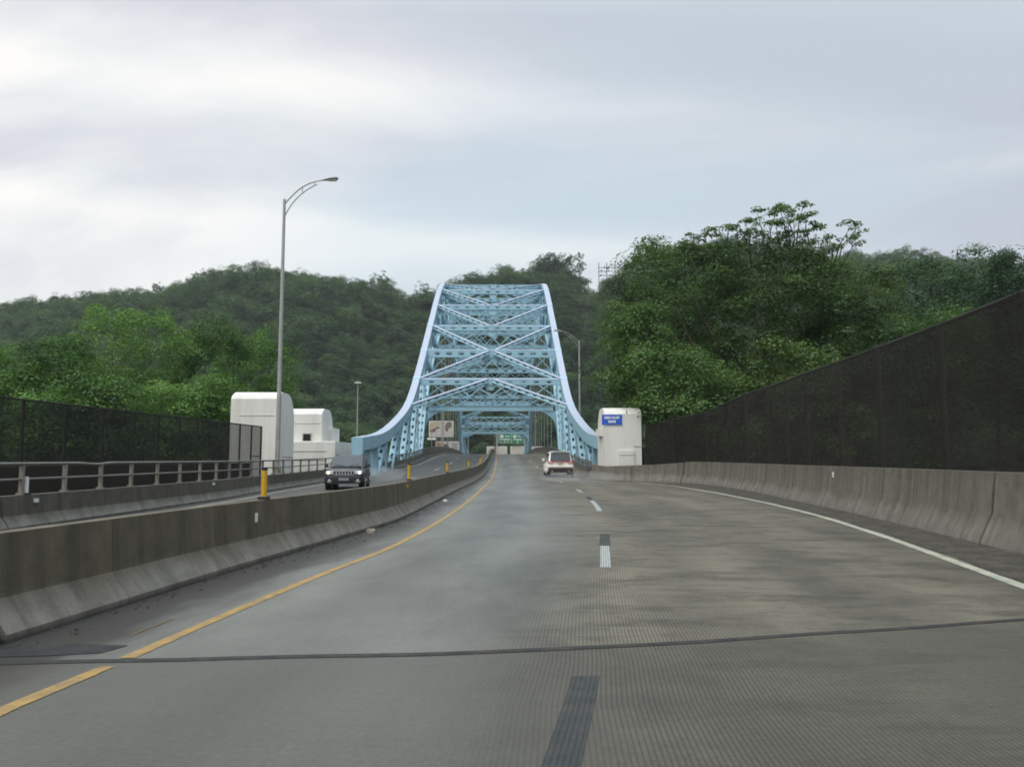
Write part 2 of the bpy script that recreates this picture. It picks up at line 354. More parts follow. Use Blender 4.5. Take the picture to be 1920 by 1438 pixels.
def mesh_screen_material(name, col, cover):
    """dark woven wire screen: threads far finer than a pixel, with some unevenness"""
    m = bpy.data.materials.new(name); m.use_nodes = True; nt = m.node_tree; b = nt.nodes['Principled BSDF']; L = nt.links
    b.inputs['Base Color'].default_value = c4(col); b.inputs['Roughness'].default_value = .8; b.inputs['Specular IOR Level'].default_value = .15
    g = node(nt, 'ShaderNodeNewGeometry').outputs['Position']
    f = noise(nt, .8, 5, .6, g, stretch=(1, 1, .25)); f2 = noise(nt, 9, 3, .6, g, stretch=(1, 1, 4))
    a = mathn(nt, 'ADD', cover - .15, mathn(nt, 'ADD', mathn(nt, 'MULTIPLY', f, .14), mathn(nt, 'MULTIPLY', f2, .16)), True)
    c = ramp(nt, [(.3, (col[0] * .8, col[1] * .8, col[2] * .8)), (.7, (col[0] * 1.3, col[1] * 1.3, col[2] * 1.3))]); L.new(f, c.inputs[0]); L.new(c.outputs[0], b.inputs['Base Color'])
    L.new(a, b.inputs['Alpha'])
    return m

M = {}
M['road'] = road_material()
M['barrier'] = barrier_material('median_concrete')
M['parapet'] = barrier_material('parapet_concrete', (.108, .100, .078), (.172, .164, .140), .52)
M['parapet_low'] = barrier_material('low_parapet_concrete', (.076, .071, .054), (.165, .158, .137), .30)
M['walk'] = grimy('walk_concrete', (.2, .19, .17), (.08, .075, .065), .85, .8)
M['yellow'] = grimy('yellow_paint', (.33, .21, .06), (.15, .12, .07), .7, 5, .9)
M['white_line'] = grimy('white_line_paint', (.40, .39, .31), (.16, .23, .19), .7, 2.5, .8)
M['dash'] = grimy('lane_dash_paint', (.33, .33, .325), (.2, .35, .34), .6, 4, .6)
M['blackout'] = grimy('blackout_paint', (.040, .046, .048), (.075, .073, .066), .75, 4, .7, .2)
M['yellow_worn'] = grimy('worn_yellow_paint', (.17, .125, .05), (.09, .085, .07), .75, 6, .9, .2)
worn_paint(M['yellow'], .45); worn_paint(M['white_line'], .55); worn_paint(M['dash'], .35, 2.3); worn_paint(M['blackout'], .25, 2.9); worn_paint(M['yellow_worn'], .9)
M['tar'] = grimy('tar', (.028, .03, .032), (.06, .058, .05), .8, 4, .8, .2)
M['joint'] = grimy('joint_rubber', (.038, .040, .042), (.085, .08, .07), .7, 5, .6, .2)
M['dirt'] = grimy('roadside_dirt', (.050, .047, .039), (.095, .088, .073), .95, 2.2, .8, .2, fine=.35)
M['blue'] = grimy('bridge_blue_paint', (.305, .505, .615), (.22, .36, .44), .42, .7, .45, .5, streak=True, fine=.05)
M['blue_top'] = grimy('pale_blue_paint', (.35, .405, .51), (.28, .35, .45), .5, .9, .4, .5, fine=.04)  # paler blue for the upward chord faces and thin flanges
M['white_wall'] = grimy('white_wall_paint', (.70, .695, .66), (.52, .49, .42), .75, 1.1, .6, .3, streak=True, fine=.03)
M['galv'] = grimy('galvanised_steel', (.36, .37, .36), (.22, .22, .21), .5, 2, .5, .5, metal=.35)
M['rail'] = grimy('rail_steel', (.14, .14, .128), (.10, .095, .085), .6, 2.5, .6, .4)
M['rail_post'] = grimy('rail_post_concrete', (.24, .228, .185), (.12, .11, .09), .8, 3, .7, .3)
M['screen'] = mesh_screen_material('dark_screen', (.0145, .0135, .0105), .82)
M['screen_thin'] = mesh_screen_material('thin_screen', (.022, .023, .020), .72)
M['fence_post'] = grimy('fence_post_steel', (.10, .092, .08), (.05, .046, .042), .7, 2, .6, .3)
M['dark_rail'] = grimy('dark_fence_rail', (.022, .022, .020), (.04, .038, .034), .8, 3, .6, .15)
M['dark_post'] = grimy('dark_fence_post', (.055, .052, .046), (.035, .033, .03), .7, 2, .6, .2)
M['ground'] = grimy('ground_soil', (.06, .07, .035), (.04, .05, .025), .95, .15, .9, .2, fine=.3)
M['hill_ground'] = grimy('hill_ground', (.035, .05, .022), (.05, .06, .03), .95, .05, .9, .1, fine=.3)
M['bark'] = grimy('bark', (.075, .062, .048), (.04, .034, .028), .9, 3, .7, .2)
M['black'] = mat('black_plastic', (.018, .018, .02), .5)[0]
M['rubber'] = grimy('tyre_rubber', (.02, .02, .021), (.05, .048, .045), .8, 5, .5, .3)
M['post_yellow'] = grimy('delineator_yellow', (.55, .31, .018), (.4, .25, .05), .5, 6, .4)
M['post_white'] = grimy('delineator_white', (.72, .72, .70), (.5, .5, .46), .5, 6, .4)
M['sign_blue'] = mat('sign_blue', (.018, .10, .50), .45)[0]
M['sign_green'] = mat('sign_green', (.012, .165, .085), .45)[0]
M['sign_white'] = mat('sign_white', (.75, .75, .75), .5)[0]
M['sign_yellow'] = mat('sign_yellow', (.7, .5, .05), .5)[0]
M['brown'] = mat('brown_paint', (.14, .085, .055), .7)[0]
M['tan'] = mat('tan_paint', (.45, .36, .22), .7)[0]
M['dark_glass'] = mat('dark_glass', (.012, .014, .016), .08, 0, .6)[0]
M['windshield'] = mat('windshield_glass', (.03, .035, .04), .06, 0, .8)[0]
M['suv_dark'] = grimy('dark_grey_car_paint', (.022, .026, .034), (.05, .05, .05), .28, 2, .5, .6, fine=.03)
M['suv_white'] = grimy('white_car_paint', (.74, .73, .70), (.5, .48, .44), .35, 2, .45, .5, fine=.03)
M['chrome'] = mat('chrome', (.75, .75, .76), .18, 1.0)[0]
M['rim'] = mat('wheel_rim', (.35, .36, .38), .35, .8)[0]
M['headlight'] = mat('headlight_glass', (.6, .62, .64), .15, 0, .6)[0]
M['lamp_on'] = mat('headlight_lit', (.9, .85, .7), .3, 0, .5, (1.0, .82, .50), 1.8)[0]
M['tail'] = mat('tail_light', (.45, .02, .015), .25, 0, .5, (1.0, .08, .05), .12)[0]
M['red'] = mat('red_paint', (.4, .02, .02), .4)[0]
M['leaf_left'] = leaf_material('leaves_bright', [(.028, .072, .014), (.060, .145, .026), (.098, .205, .040), (.145, .265, .070)])
M['leaf_maple'] = leaf_material('leaves_maple', [(.021, .052, .014), (.042, .098, .023), (.070, .145, .033), (.11, .195, .056)])
M['leaf_olive'] = leaf_material('leaves_olive', [(.024, .052, .015), (.048, .098, .026), (.080, .142, .037), (.13, .20, .062)])
M['leaf_dark'] = leaf_material('leaves_dark', [(.016, .046, .020), (.028, .072, .028), (.044, .098, .036), (.066, .13, .05)])
M['leaf_hill'] = leaf_material('leaves_hill', [(.018, .050, .018), (.036, .088, .030), (.060, .125, .042), (.095, .16, .060)])

# ---------------------------------------------------------------- alignments (metres; +Y runs along the bridge)
rz = pchip([(-40, 0), (30, 0), (45, .05), (56, .16), (70, .58), (81, 1.02), (101, 1.78), (120, 2.12), (143, 2.27), (165, 2.15), (185, 1.8), (201, 1.4), (225, .6), (245, 0), (265, -.4), (340, -.9)])
def zl(y): return rz(y) - .1 * (1 - sstep(40, 75, y))
cbR = pchip([(-12, -5.9), (-3, -5.2), (0, -4.75), (3, -4.45), (6.3, -4.0), (10.6, -3.55), (15, -2.95), (19.7, -2.4), (27, -2.2), (34, -2.05), (50, -1.45), (70, -.95), (90, -.8), (340, -.8)])
def cbC(y): return cbR(y) - .31
yl = pchip([(-12, -3.8), (-2, -3.3), (0, -3.15), (4.7, -2.95), (5.9, -2.8), (7.4, -2.65), (10.3, -2.3), (13.8, -1.8), (22, -1.3), (36.8, -.9), (52, -.6), (70, -.4), (100, -.35), (340, -.35)])
ll = pchip([(-12, -1.9), (0, -.5), (3.8, .26), (5.6, .59), (11, 1.44), (13.8, 1.8), (15.8, 2.06), (26, 3.1), (36.8, 3.65), (46, 3.75), (60, 3.6), (85, 3.25), (120, 3.1), (340, 3.1)])
wl = pchip([(-12, 2.0), (0, 4.2), (5, 5.2), (9.2, 6.06), (15.8, 7.44), (22, 8.45), (29.5, 9.15), (36, 9.4), (41, 9.3), (44.5, 8.9), (47, 8.2)])
lp = pchip([(-12, -10.3), (0, -10.5), (17.9, -10.8), (30, -10.8), (39, -11.2), (46, -11.2), (56, -10.7), (64, -9.9), (72, -9.1), (80, -8.55), (100, -8.5), (340, -8.5)])
RB = [(2.0, -12), (5.0, 0), (6.3, 3.5), (7.3, 8), (8.2, 13.7), (9.1, 19.2), (9.85, 24.5), (10.35, 28.8), (11.0, 34), (11.3, 39), (11.25, 43), (10.7, 46.2), (9.6, 48.0), (8.0, 49.0), (6.75, 49.9), (6.08, 51.4), (6.02, 53.5), (6.3, 57)]
AX = -1.1           # bridge axis
def dense(path, step=.5):
    out = []
    n = len(path)
    for i in range(n - 1):
        p0, p1, p2, p3 = path[max(i - 1, 0)], path[i], path[i + 1], path[min(i + 2, n - 1)]
        k = max(1, int(math.hypot(p2[0] - p1[0], p2[1] - p1[1]) / step))
        for j in range(k):
            t = j / k; q = []
            for c in (0, 1):
                m1, m2 = (p2[c] - p0[c]) / 2, (p3[c] - p1[c]) / 2
                q.append((2*t**3-3*t**2+1)*p1[c] + (t**3-2*t**2+t)*m1 + (-2*t**3+3*t**2)*p2[c] + (t**3-t**2)*m2)
            out.append(tuple(q))
    out.append(path[-1]); return out
RBd = dense(RB, .4)
YR = [float(y) for y in range(-10, 60)] + [float(y) for y in range(60, 246, 2)] + [float(y) for y in range(250, 336, 5)]
def rows(y0, y1): return [y0] + [y for y in YR if y0 + 1e-3 < y < y1 - 1e-3] + [y1]

def roadmesh(name, fx0, fx1, zf, cols):
    mb = MB(); ys = YR; vs = []; uv = []
    for y in ys:
        a, b = fx0(y), fx1(y)
        for k in range(cols + 1):
            x = a + (b - a) * k / cols; vs.append((x, y, zf(y))); uv.append((x - yl(y), y))
    fs = [(i * (cols + 1) + k, i * (cols + 1) + k + 1, (i + 1) * (cols + 1) + k + 1, (i + 1) * (cols + 1) + k) for i in range(len(ys) - 1) for k in range(cols)]
    mb.add(vs, fs, uv); o = mb.build(name, M['road'], fix=False); return tag(o, kind='structure')
def rr(y): return 13.0 - 6.6 * sstep(46, 51, y)
tag(roadmesh('road', cbC, rr, rz, 20), 'grooved grey concrete carriageway running on to the bridge')
tag(roadmesh('opposite_road', lambda y: lp(y) - .1, lambda y: cbC(y) + .02, zl, 12), 'opposite grey concrete carriageway behind the median barrier')

def strip(fx, w, y0, y1, zf, mb, dz=.005):
    vs = []; ys = rows(y0, y1)
    for y in ys:
        z = zf(y) if (y in YR) else zf(math.floor(y)) + (zf(math.floor(y) + 1) - zf(math.floor(y))) * (y - math.floor(y))
        vs += [(fx(y) - w / 2, y, z + dz), (fx(y) + w / 2, y, z + dz)]
    return mb.add(vs, [(2 * i, 2 * i + 1, 2 * i + 3, 2 * i + 2) for i in range(len(ys) - 1)], [(sgn, y) for y in ys for sgn in (-1, 1)])
def marking(name, mb, m): return tag(mb.build(name, m, fix=False), kind='structure')
def jit(a): return (random.random() - .5) * a
mb = MB(); strip(yl, .12, -8, 5.90, rz, mb); strip(yl, .12, 6.15, 240, rz, mb); strip(lambda y: cbC(y) - .95, .11, -8, 240, zl, mb)
marking('road_marking', mb, M['yellow'])
mb = MB(); strip(lambda y: yl(y) - .40, .028, 6.9, 7.6, rz, mb); marking('road_marking', mb, M['yellow_worn'])
mb = MB(); strip(wl, .19, -8, 46.8, rz, mb); strip(lambda y: lp(y) + .75, .12, 20, 240, zl, mb); strip(lambda y: 5.75, .10, 59, 240, rz, mb)
marking('road_marking', mb, M['white_line'])
# lane dashes: each painted dash is a mesh of its own
dash_y = [(11.05, 13.75), (22.8, 28.6), (35.4, 38.2), (47.6, 50.4)] + [(59.8 + 12.2 * k, 62.6 + 12.2 * k) for k in range(14)]
for a, b in dash_y:
    mb = MB(); strip(ll, .15, a, b, rz, mb); marking('lane_dash', mb, M['dash'])
for k in range(17):
    mb = MB(); strip(lambda y: (lp(y) + cbC(y)) / 2 - .1, .14, 31 + 12.2 * k, 34 + 12.2 * k, zl, mb); marking('lane_dash', mb, M['dash'])
for a, b in ((1.2, 5.6), (13.8, 15.9), (28.65, 31.4)):
    mb = MB(); strip(ll, .19, a, b, rz, mb); marking('blacked_out_dash', mb, M['blackout'])
# expansion joint across the carriageway
J = dense([(-4.25, 5.9), (-3.2, 6.03), (-.37, 6.25), (1.6, 6.6), (4.9, 7.45), (7.3, 8.15)], .3)
mb = MB(); mb.sweep([(-.033, .004), (-.024, .014), (-.010, .015), (-.006, .006), (.006, .006), (.010, .015), (.024, .014), (.033, .004)], [(x, y + .012 * math.sin(x * 3.1) + jit(.006)) for x, y in J], lambda x, y: 0, closed=False, cap=False)
tag(mb.build('expansion_joint', M['joint'], fix=False), 'narrow dark rubber joint strip crossing the whole carriageway', 'joint')
mb = MB(); vs = [(-4.2, 6.15, .005), (-3.45, 6.22, .005), (-3.05, 6.30, .005), (-2.95, 6.55, .005), (-3.4, 6.60, .005), (-4.1, 6.5, .005)]; mb.add(vs, [tuple(range(6))])
tag(mb.build('tar_patch', M['tar'], fix=False), 'black tar patch on the shoulder beside the expansion joint', 'road patch')
# dirt and grit strip between the edge line and the right-hand parapet
mb = MB(); vs = []; n = 0
inner = [p for p in RBd if -6 < p[1] < 46]
for x, y in inner:
    x0 = wl(y) + .15 + .05 * math.sin(y * 1.7) + jit(.05); 
    if x0 > x - .1: x0 = x - .1
    for k in range(7):
        t = k / 6; vs.append((x0 + (x + .03 - x0) * t, y, rz(y) + .007 + (0 if k == 0 else (.028 * t + jit(.022) * math.sin(t * 3.1)))))
    n += 1
mb.add(vs, [(i * 7 + k, i * 7 + k + 1, (i + 1) * 7 + k + 1, (i + 1) * 7 + k) for i in range(n - 1) for k in range(6)])
tag(mb.build('dirt', M['dirt'], fix=False, smooth=60), 'strip of dark grit along the foot of the parapet', kind='stuff')

# ---------------------------------------------------------------- median barrier, parapets
def cut(path_fn, joints, gaps, name, prof, zf, mt, root, side=1.0):
    for i in range(len(joints) - 1):
        a, b = joints[i] + gaps[i] / 2, joints[i + 1] - gaps[i + 1] / 2
        n = max(2, int((b - a) / (.8 if a < 60 else 2.0))); path = [path_fn(a + (b - a) * k / n) for k in range(n + 1)]
        s_off[0] = a * 1.0 + i * 3.7
        mb = MB(); mb.sweep(prof, path, zf, side); mb.build(name, mt, root, smooth=25)
mj = [-9, 6.62, 8.4, 10.7, 15.2, 19.7, 24.2, 28.8, 33.3, 38, 47.5, 57] + [69 + 12.2 * k for k in range(15)]
mg = [.0, .07, .008, .012, .008, .03, .01, .012, .01, .02, .03, .03] + [.03] * 15
med = thing('median_barrier', 'stained concrete safety barrier dividing the two carriageways', 'barrier')
cut(lambda y: (cbC(y), y), mj, mg, 'barrier_segment', [(-.31, -.25), (-.31, .07), (-.12, .33), (-.085, .86), (.085, .86), (.12, .33), (.31, .07), (.31, -.25)], lambda x, y: rz(y), M['barrier'], med)
lpar = thing('low_parapet', 'low concrete parapet under the pipe railing beside the oncoming lanes', 'parapet')
Hl = lambda y: .74 - .16 * sstep(50, 80, y)
lj = [-9, 9.5, 17.9, 22.5, 27, 33.8, 39, 46, 54, 62, 72] + [84 + 12 * k for k in range(14)]
cut(lambda y: (lp(y), y), lj, [.02, .03, .04, .01, .01, .04] + [.02] * 19, 'parapet_segment', [(0, -.3), (0, .06), (.16, .30), (.21, Hl), (.50, Hl), (.50, -.8)], lambda x, y: zl(y), M['parapet_low'], lpar, -1.0)
# right-hand tall parapet, cut by arc length where the photo shows its joints
rpar = thing('tall_parapet', 'tall concrete parapet below the dark screen fence', 'parapet')
def arc_at(yq): return min(range(len(RBd)), key=lambda i: abs(RBd[i][1] - yq))
Hr = lambda y: 1.25 - .33 * sstep(45.5, 50.5, y)
rj = [-9, 3.5, 8.6, 13.7, 17.4, 19.6, 24.5, 28.8, 33.5, 36.5, 40, 43.4, 46.6, 49.0, 57]
for i in range(len(rj) - 1):
    a, b = arc_at(rj[i]), arc_at(rj[i + 1]); seg = list(RBd[a:b + 1])
    g = .085 if rj[i + 1] in (28.8, 46.6, 13.7) else .035
    (x0, y0), (x1, y1) = seg[-2], seg[-1]; l = math.hypot(x1 - x0, y1 - y0); seg[-1] = (x1 - (x1 - x0) / l * g, y1 - (y1 - y0) / l * g)
    s_off[0] = rj[i] * 1.0 + i * 5.3
    mb = MB(); mb.sweep([(0, -.3), (0, .08), (.22, .56), (.30, Hr), (.64, Hr), (.64, -.8)], seg, lambda x, y: rz(y), 1.0); mb.build('parapet_segment', M['parapet'], rpar, smooth=25)
s_off[0] = 0
bk = thing('bridge_kerb', 'low concrete kerb wall along the edge of the bridge roadway', 'parapet')
cut(lambda y: (6.3, y), [57.05] + [68 + 12 * k for k in range(15)], [.02] * 16, 'kerb_segment', [(0, -.3), (0, .08), (.1, .30), (.13, .58), (.42, .58), (.42, -.8)], lambda x, y: rz(y), M['parapet_low'], bk, 1.0)

# ---------------------------------------------------------------- railings
def lin(fn, y0, y1, step): 
    n = max(1, int(round((y1 - y0) / step))); return [fn(y0 + (y1 - y0) * k / n) for k in range(n + 1)]
ar = thing('pipe_railing', 'weathered two-rail pipe railing on the low parapet', 'railing')
def dent(y): return -.045 * math.exp(-((y - 22.3) / .45) ** 2)
def al(y, h): return (lp(y) - .36, y, zl(y) + h)
mb = MB(); mb.tube(lin(lambda y: al(y, 1.46 + dent(y)), -8, 62, .5), .038, 8); mb.build('top_rail', M['rail'], ar, smooth=50)
mb = MB(); mb.tube(lin(lambda y: al(y, 1.10), -8, 62, 1.0), .030, 8); mb.build('mid_rail', M['rail'], ar, smooth=50)
y = -7.0; k = 0
while y < 62:
    x, yy, z = al(y, 0); mb = MB(); mb.box((x, y, z + 1.07), (.085, .085, .72)); mb.box((x, y, z + .765), (.16, .16, .05))
    mb.build('rail_post', M['rail_post'] if y < 33 else M['rail'], ar); y += 1.85; k += 1
def bridge_rail(fx, zf, y0, y1, name_lab):
    t = thing('bridge_railing', name_lab, 'railing', group='bridge railings')
    for nm, h, r_ in (('top_rail', 1.12, .05), ('mid_rail', .95, .04), ('bottom_rail', .74, .04)):
        mb = MB(); mb.tube(lin(lambda y: (fx(y), y, zf(y) + h), y0, y1, 2.0), r_, 6); mb.build(nm, M['rail'], t, smooth=50)
    y = y0 + .3
    while y < y1:
        mb = MB(); mb.box((fx(y), y, zf(y) + .84), (.10, .12, .55)); mb.build('rail_post', M['rail'], t); y += 1.6
    return t
bridge_rail(lambda y: lp(y) - .3, zl, 62.3, 236, 'dark steel railing on the bridge edge beside the oncoming lanes')
bridge_rail(lambda y: 6.56, rz, 57.3, 236, 'dark steel railing on the bridge edge on the white car\'s side')

# ---------------------------------------------------------------- fences
def fence(root, pts, z0, z1, postmat, scr, pr=.045, arm=False):
    """pts: plan points of posts; z0/z1 functions of index"""
    for i, (x, y) in enumerate(pts):
        mb = MB(); mb.tube([(x, y, z0(i)), (x, y, z1(i) + .03)], pr, 8); mb.build('fence_post', postmat, root, smooth=50)
    for i in range(len(pts) - 1):
        (xa, ya), (xb, yb) = pts[i], pts[i + 1]; mb = MB(); n = 6
        dx, dy = xb - xa, yb - ya; l = math.hypot(dx, dy); nx, ny = dy / l * (pr + .03), -dx / l * (pr + .03); s_ = scr[2] if len(scr) > 2 else 1
        vs = []
        for k in range(n + 1):
            t = k / n; sag = math.sin(t * math.pi) * .03
            vs += [(xa + dx * t - nx * s_, ya + dy * t - ny * s_, z0(i) + (z0(i + 1) - z0(i)) * t), (xa + dx * t - nx * s_, ya + dy * t - ny * s_, z1(i) + (z1(i + 1) - z1(i)) * t - sag)]
        mb.add(vs, [(2 * k, 2 * k + 2, 2 * k + 3, 2 * k + 1) for k in range(n)]); mb.build('screen_panel', scr[0], root, fix=False)
        mb = MB(); mb.tube([(xa, ya, z1(i)), (xb, yb, z1(i + 1))], scr[1], 6); mb.build('top_rail', M['dark_rail'], root, smooth=50)
lf = thing('screen_fence', 'see-through dark mesh fence behind the pipe railing in front of bright green trees', 'fence')
ys = [-4 + 2.3 * k for k in range(3)] + [2.9 + 2.3 * k for k in range(9)] + [23.6, 25.9, 28.3, 30.7, 32.9, 35.1, 37.1, 39.2, 41.2, 43.2, 45.2, 47.0]
fence(lf, [(-14.0, y) for y in ys], lambda i: -.6, lambda i: 3.05 + .30 * ys[i] / 47, M['dark_post'], (M['screen_thin'], .035, -1), .05)
mb = MB(); mb.beam((-14.0, 45.25, 1.62), (-14.0, 46.95, 1.62), .05, .05); mb.build('mid_rail', M['fence_post'], lf)
rf = thing('screen_fence', 'tall dense black screen fence standing behind the tall parapet', 'fence')
def off_path(path, o):
    out = []
    for i, (x, y) in enumerate(path):
        x0, y0 = path[max(i - 1, 0)]; x1, y1 = path[min(i + 1, len(path) - 1)]; dx, dy = x1 - x0, y1 - y0; l = math.hypot(dx, dy); out.append((x + dy / l * o, y - dx / l * o))
    return out
RO = off_path(RBd, .80); fp = []
for yq in [-6, -2, 2, 5.5, 9.3, 13.2, 17.0, 21, 25, 28.6, 32, 35.4, 38.8, 42, 45.2, 48.2]:
    fp.append(min(RO, key=lambda p: abs(p[1] - yq) + (100 if p[1] > 47.5 and p[0] < 10 else 0)))
fp.append((9.35, 50.6))
zt = pchip([(-6, 4.2), (13, 4.3), (24, 4.5), (38, 4.65), (45, 4.15), (48, 3.85), (51, 3.5)])
fence(rf, fp, lambda i: .2, lambda i: zt(fp[i][1]), M['fence_post'], (M['screen'], .05, 1), .075)
rw = thing('retaining_wall', 'low brown retaining wall behind the thin mesh fence', 'wall')
mb = MB(); mb.box((-14.45, 21, .1), (.3, 50, 2.3)); mb.build('wall_face', M['brown'], rw)

# ---------------------------------------------------------------- terrain, river
RIDGE_PX = [(-1400, 640), (-700, 610), (-200, 596), (0, 585), (100, 572), (180, 556), (300, 540), (400, 515), (480, 502), (560, 515), (640, 525), (700, 520), (760, 545), (800, 538), (870, 520), (960, 510), (1030, 492), (1090, 495), (1120, 520), (1180, 490), (1250, 465), (1400, 452), (1600, 465), (1730, 470), (1800, 480), (1900, 505), (2400, 560), (3200, 600)]
_ridge = pchip([((p - 937) / 1493 * 470, 1.48 + (860 - q) / 1493 * 470 - 13) for p, q in RIDGE_PX])
def terrain(x, y):
    side = 1.25 * sstep(15, 20, abs(x)) + .6 * sstep(20, 50, abs(x))
    if y < 52: z = -.4 - side
    elif y < 82: z = -.4 - side - (13.6 - side) * sstep(50, 82, y)
    elif y < 215: z = -14
    elif y < 245: z = -14 + 11.0 * sstep(215, 245, y)
    else: z = -3.0
    if y > 240:
        h = _ridge(x) + 3; y0 = 265 + 72 * (1 - sstep(30, 120, abs(x))); t = min(max((y - y0) / (470 - y0), 0), 1)
        z += h * (.55 * t + .45 * t * t * (3 - 2 * t)) if y <= 470 else h * (1 - .25 * sstep(470, 740, y))
        z += 2.2 * math.sin(x * .045 + y * .03) * sstep(270, 330, y)
    return z
mb = MB(); xs = [-2600, -1600, -1000, -700] + [float(v) for v in range(-520, 521, 13)] + [700, 1000, 1600, 2600]
ysT = [-400, -150, -60, -30, -10, 10, 30, 46, 52, 58, 64, 70, 76, 82, 120, 170, 214, 220, 228, 236, 244, 252, 262] + [float(v) for v in range(272, 492, 11)] + [510, 560, 640, 800, 1200, 2600]
vs = [(x, y, terrain(x, y)) for y in ysT for x in xs]; nx = len(xs)
mb.add(vs, [(i * nx + k, i * nx + k + 1, (i + 1) * nx + k + 1, (i + 1) * nx + k) for i in range(len(ysT) - 1) for k in range(nx - 1)])
tag(mb.build('ground', M['hill_ground'], fix=False, smooth=80), kind='structure')
mw, nt, b = mat('river_water', (.03, .045, .04), .12); bump(nt, b, noise(nt, 1.5, 3, .5, node(nt, 'ShaderNodeNewGeometry').outputs['Position']), .15, .05)
mb = MB(); mb.add([(-2600, 60, -12.6), (2600, 60, -12.6), (2600, 232, -12.6), (-2600, 232, -12.6)], [(0, 1, 2, 3)]); tag(mb.build('river', mw, fix=False), kind='structure')
# far bank: the road's end embankment and the paved strip on top
mb = MB(); mb.box((0, 300, -2.5), (44, 80, 1.4)); tag(mb.build('far_bank', M['ground']), kind='structure')

# ---------------------------------------------------------------- the arch bridge
BC = 146.0
zt_h = pchip([(53.5, 2.9), (57.8, 3.12), (62, 3.4), (66.2, 3.85), (70.4, 4.5), (74.6, 5.25), (79, 6.15), (83, 7.2), (87, 8.7), (91.4, 10.8), (95.5, 12.9), (99.8, 15.2), (104.2, 17.6), (108.2, 19.8), (112.8, 22.2), (116.6, 24.3), (120.8, 26.5), (125, 28.4), (129, 29.9), (133.4, 31.1), (139, 32.0), (146, 32.4)])
zlo_h = pchip([(86, -6), (91.4, -1.2), (95.6, 2.2), (99.8, 7.3), (104, 10.6), (108.2, 13.3), (116.6, 17.8), (125, 21.3), (133.4, 23.8), (141.8, 25.0), (146, 25.2)])
def fold(y): return y if y <= BC else 2 * BC - y
def ztop(y): return zt_h(fold(y)) - .45
def zlow(y): return zlo_h(fold(y))
PT = [57.8 + 8.4 * k for k in range(22)]
XS = (AX - 8.45, AX + 8.45)
br = thing('arch_bridge', 'pale blue steel arch bridge with bell-shaped trusses spanning the river', 'bridge', (AX, BC, 0))
B = M['blue']
def part(name, mb, m=B, smooth=None): return mb.build(name, m, br, smooth=smooth)
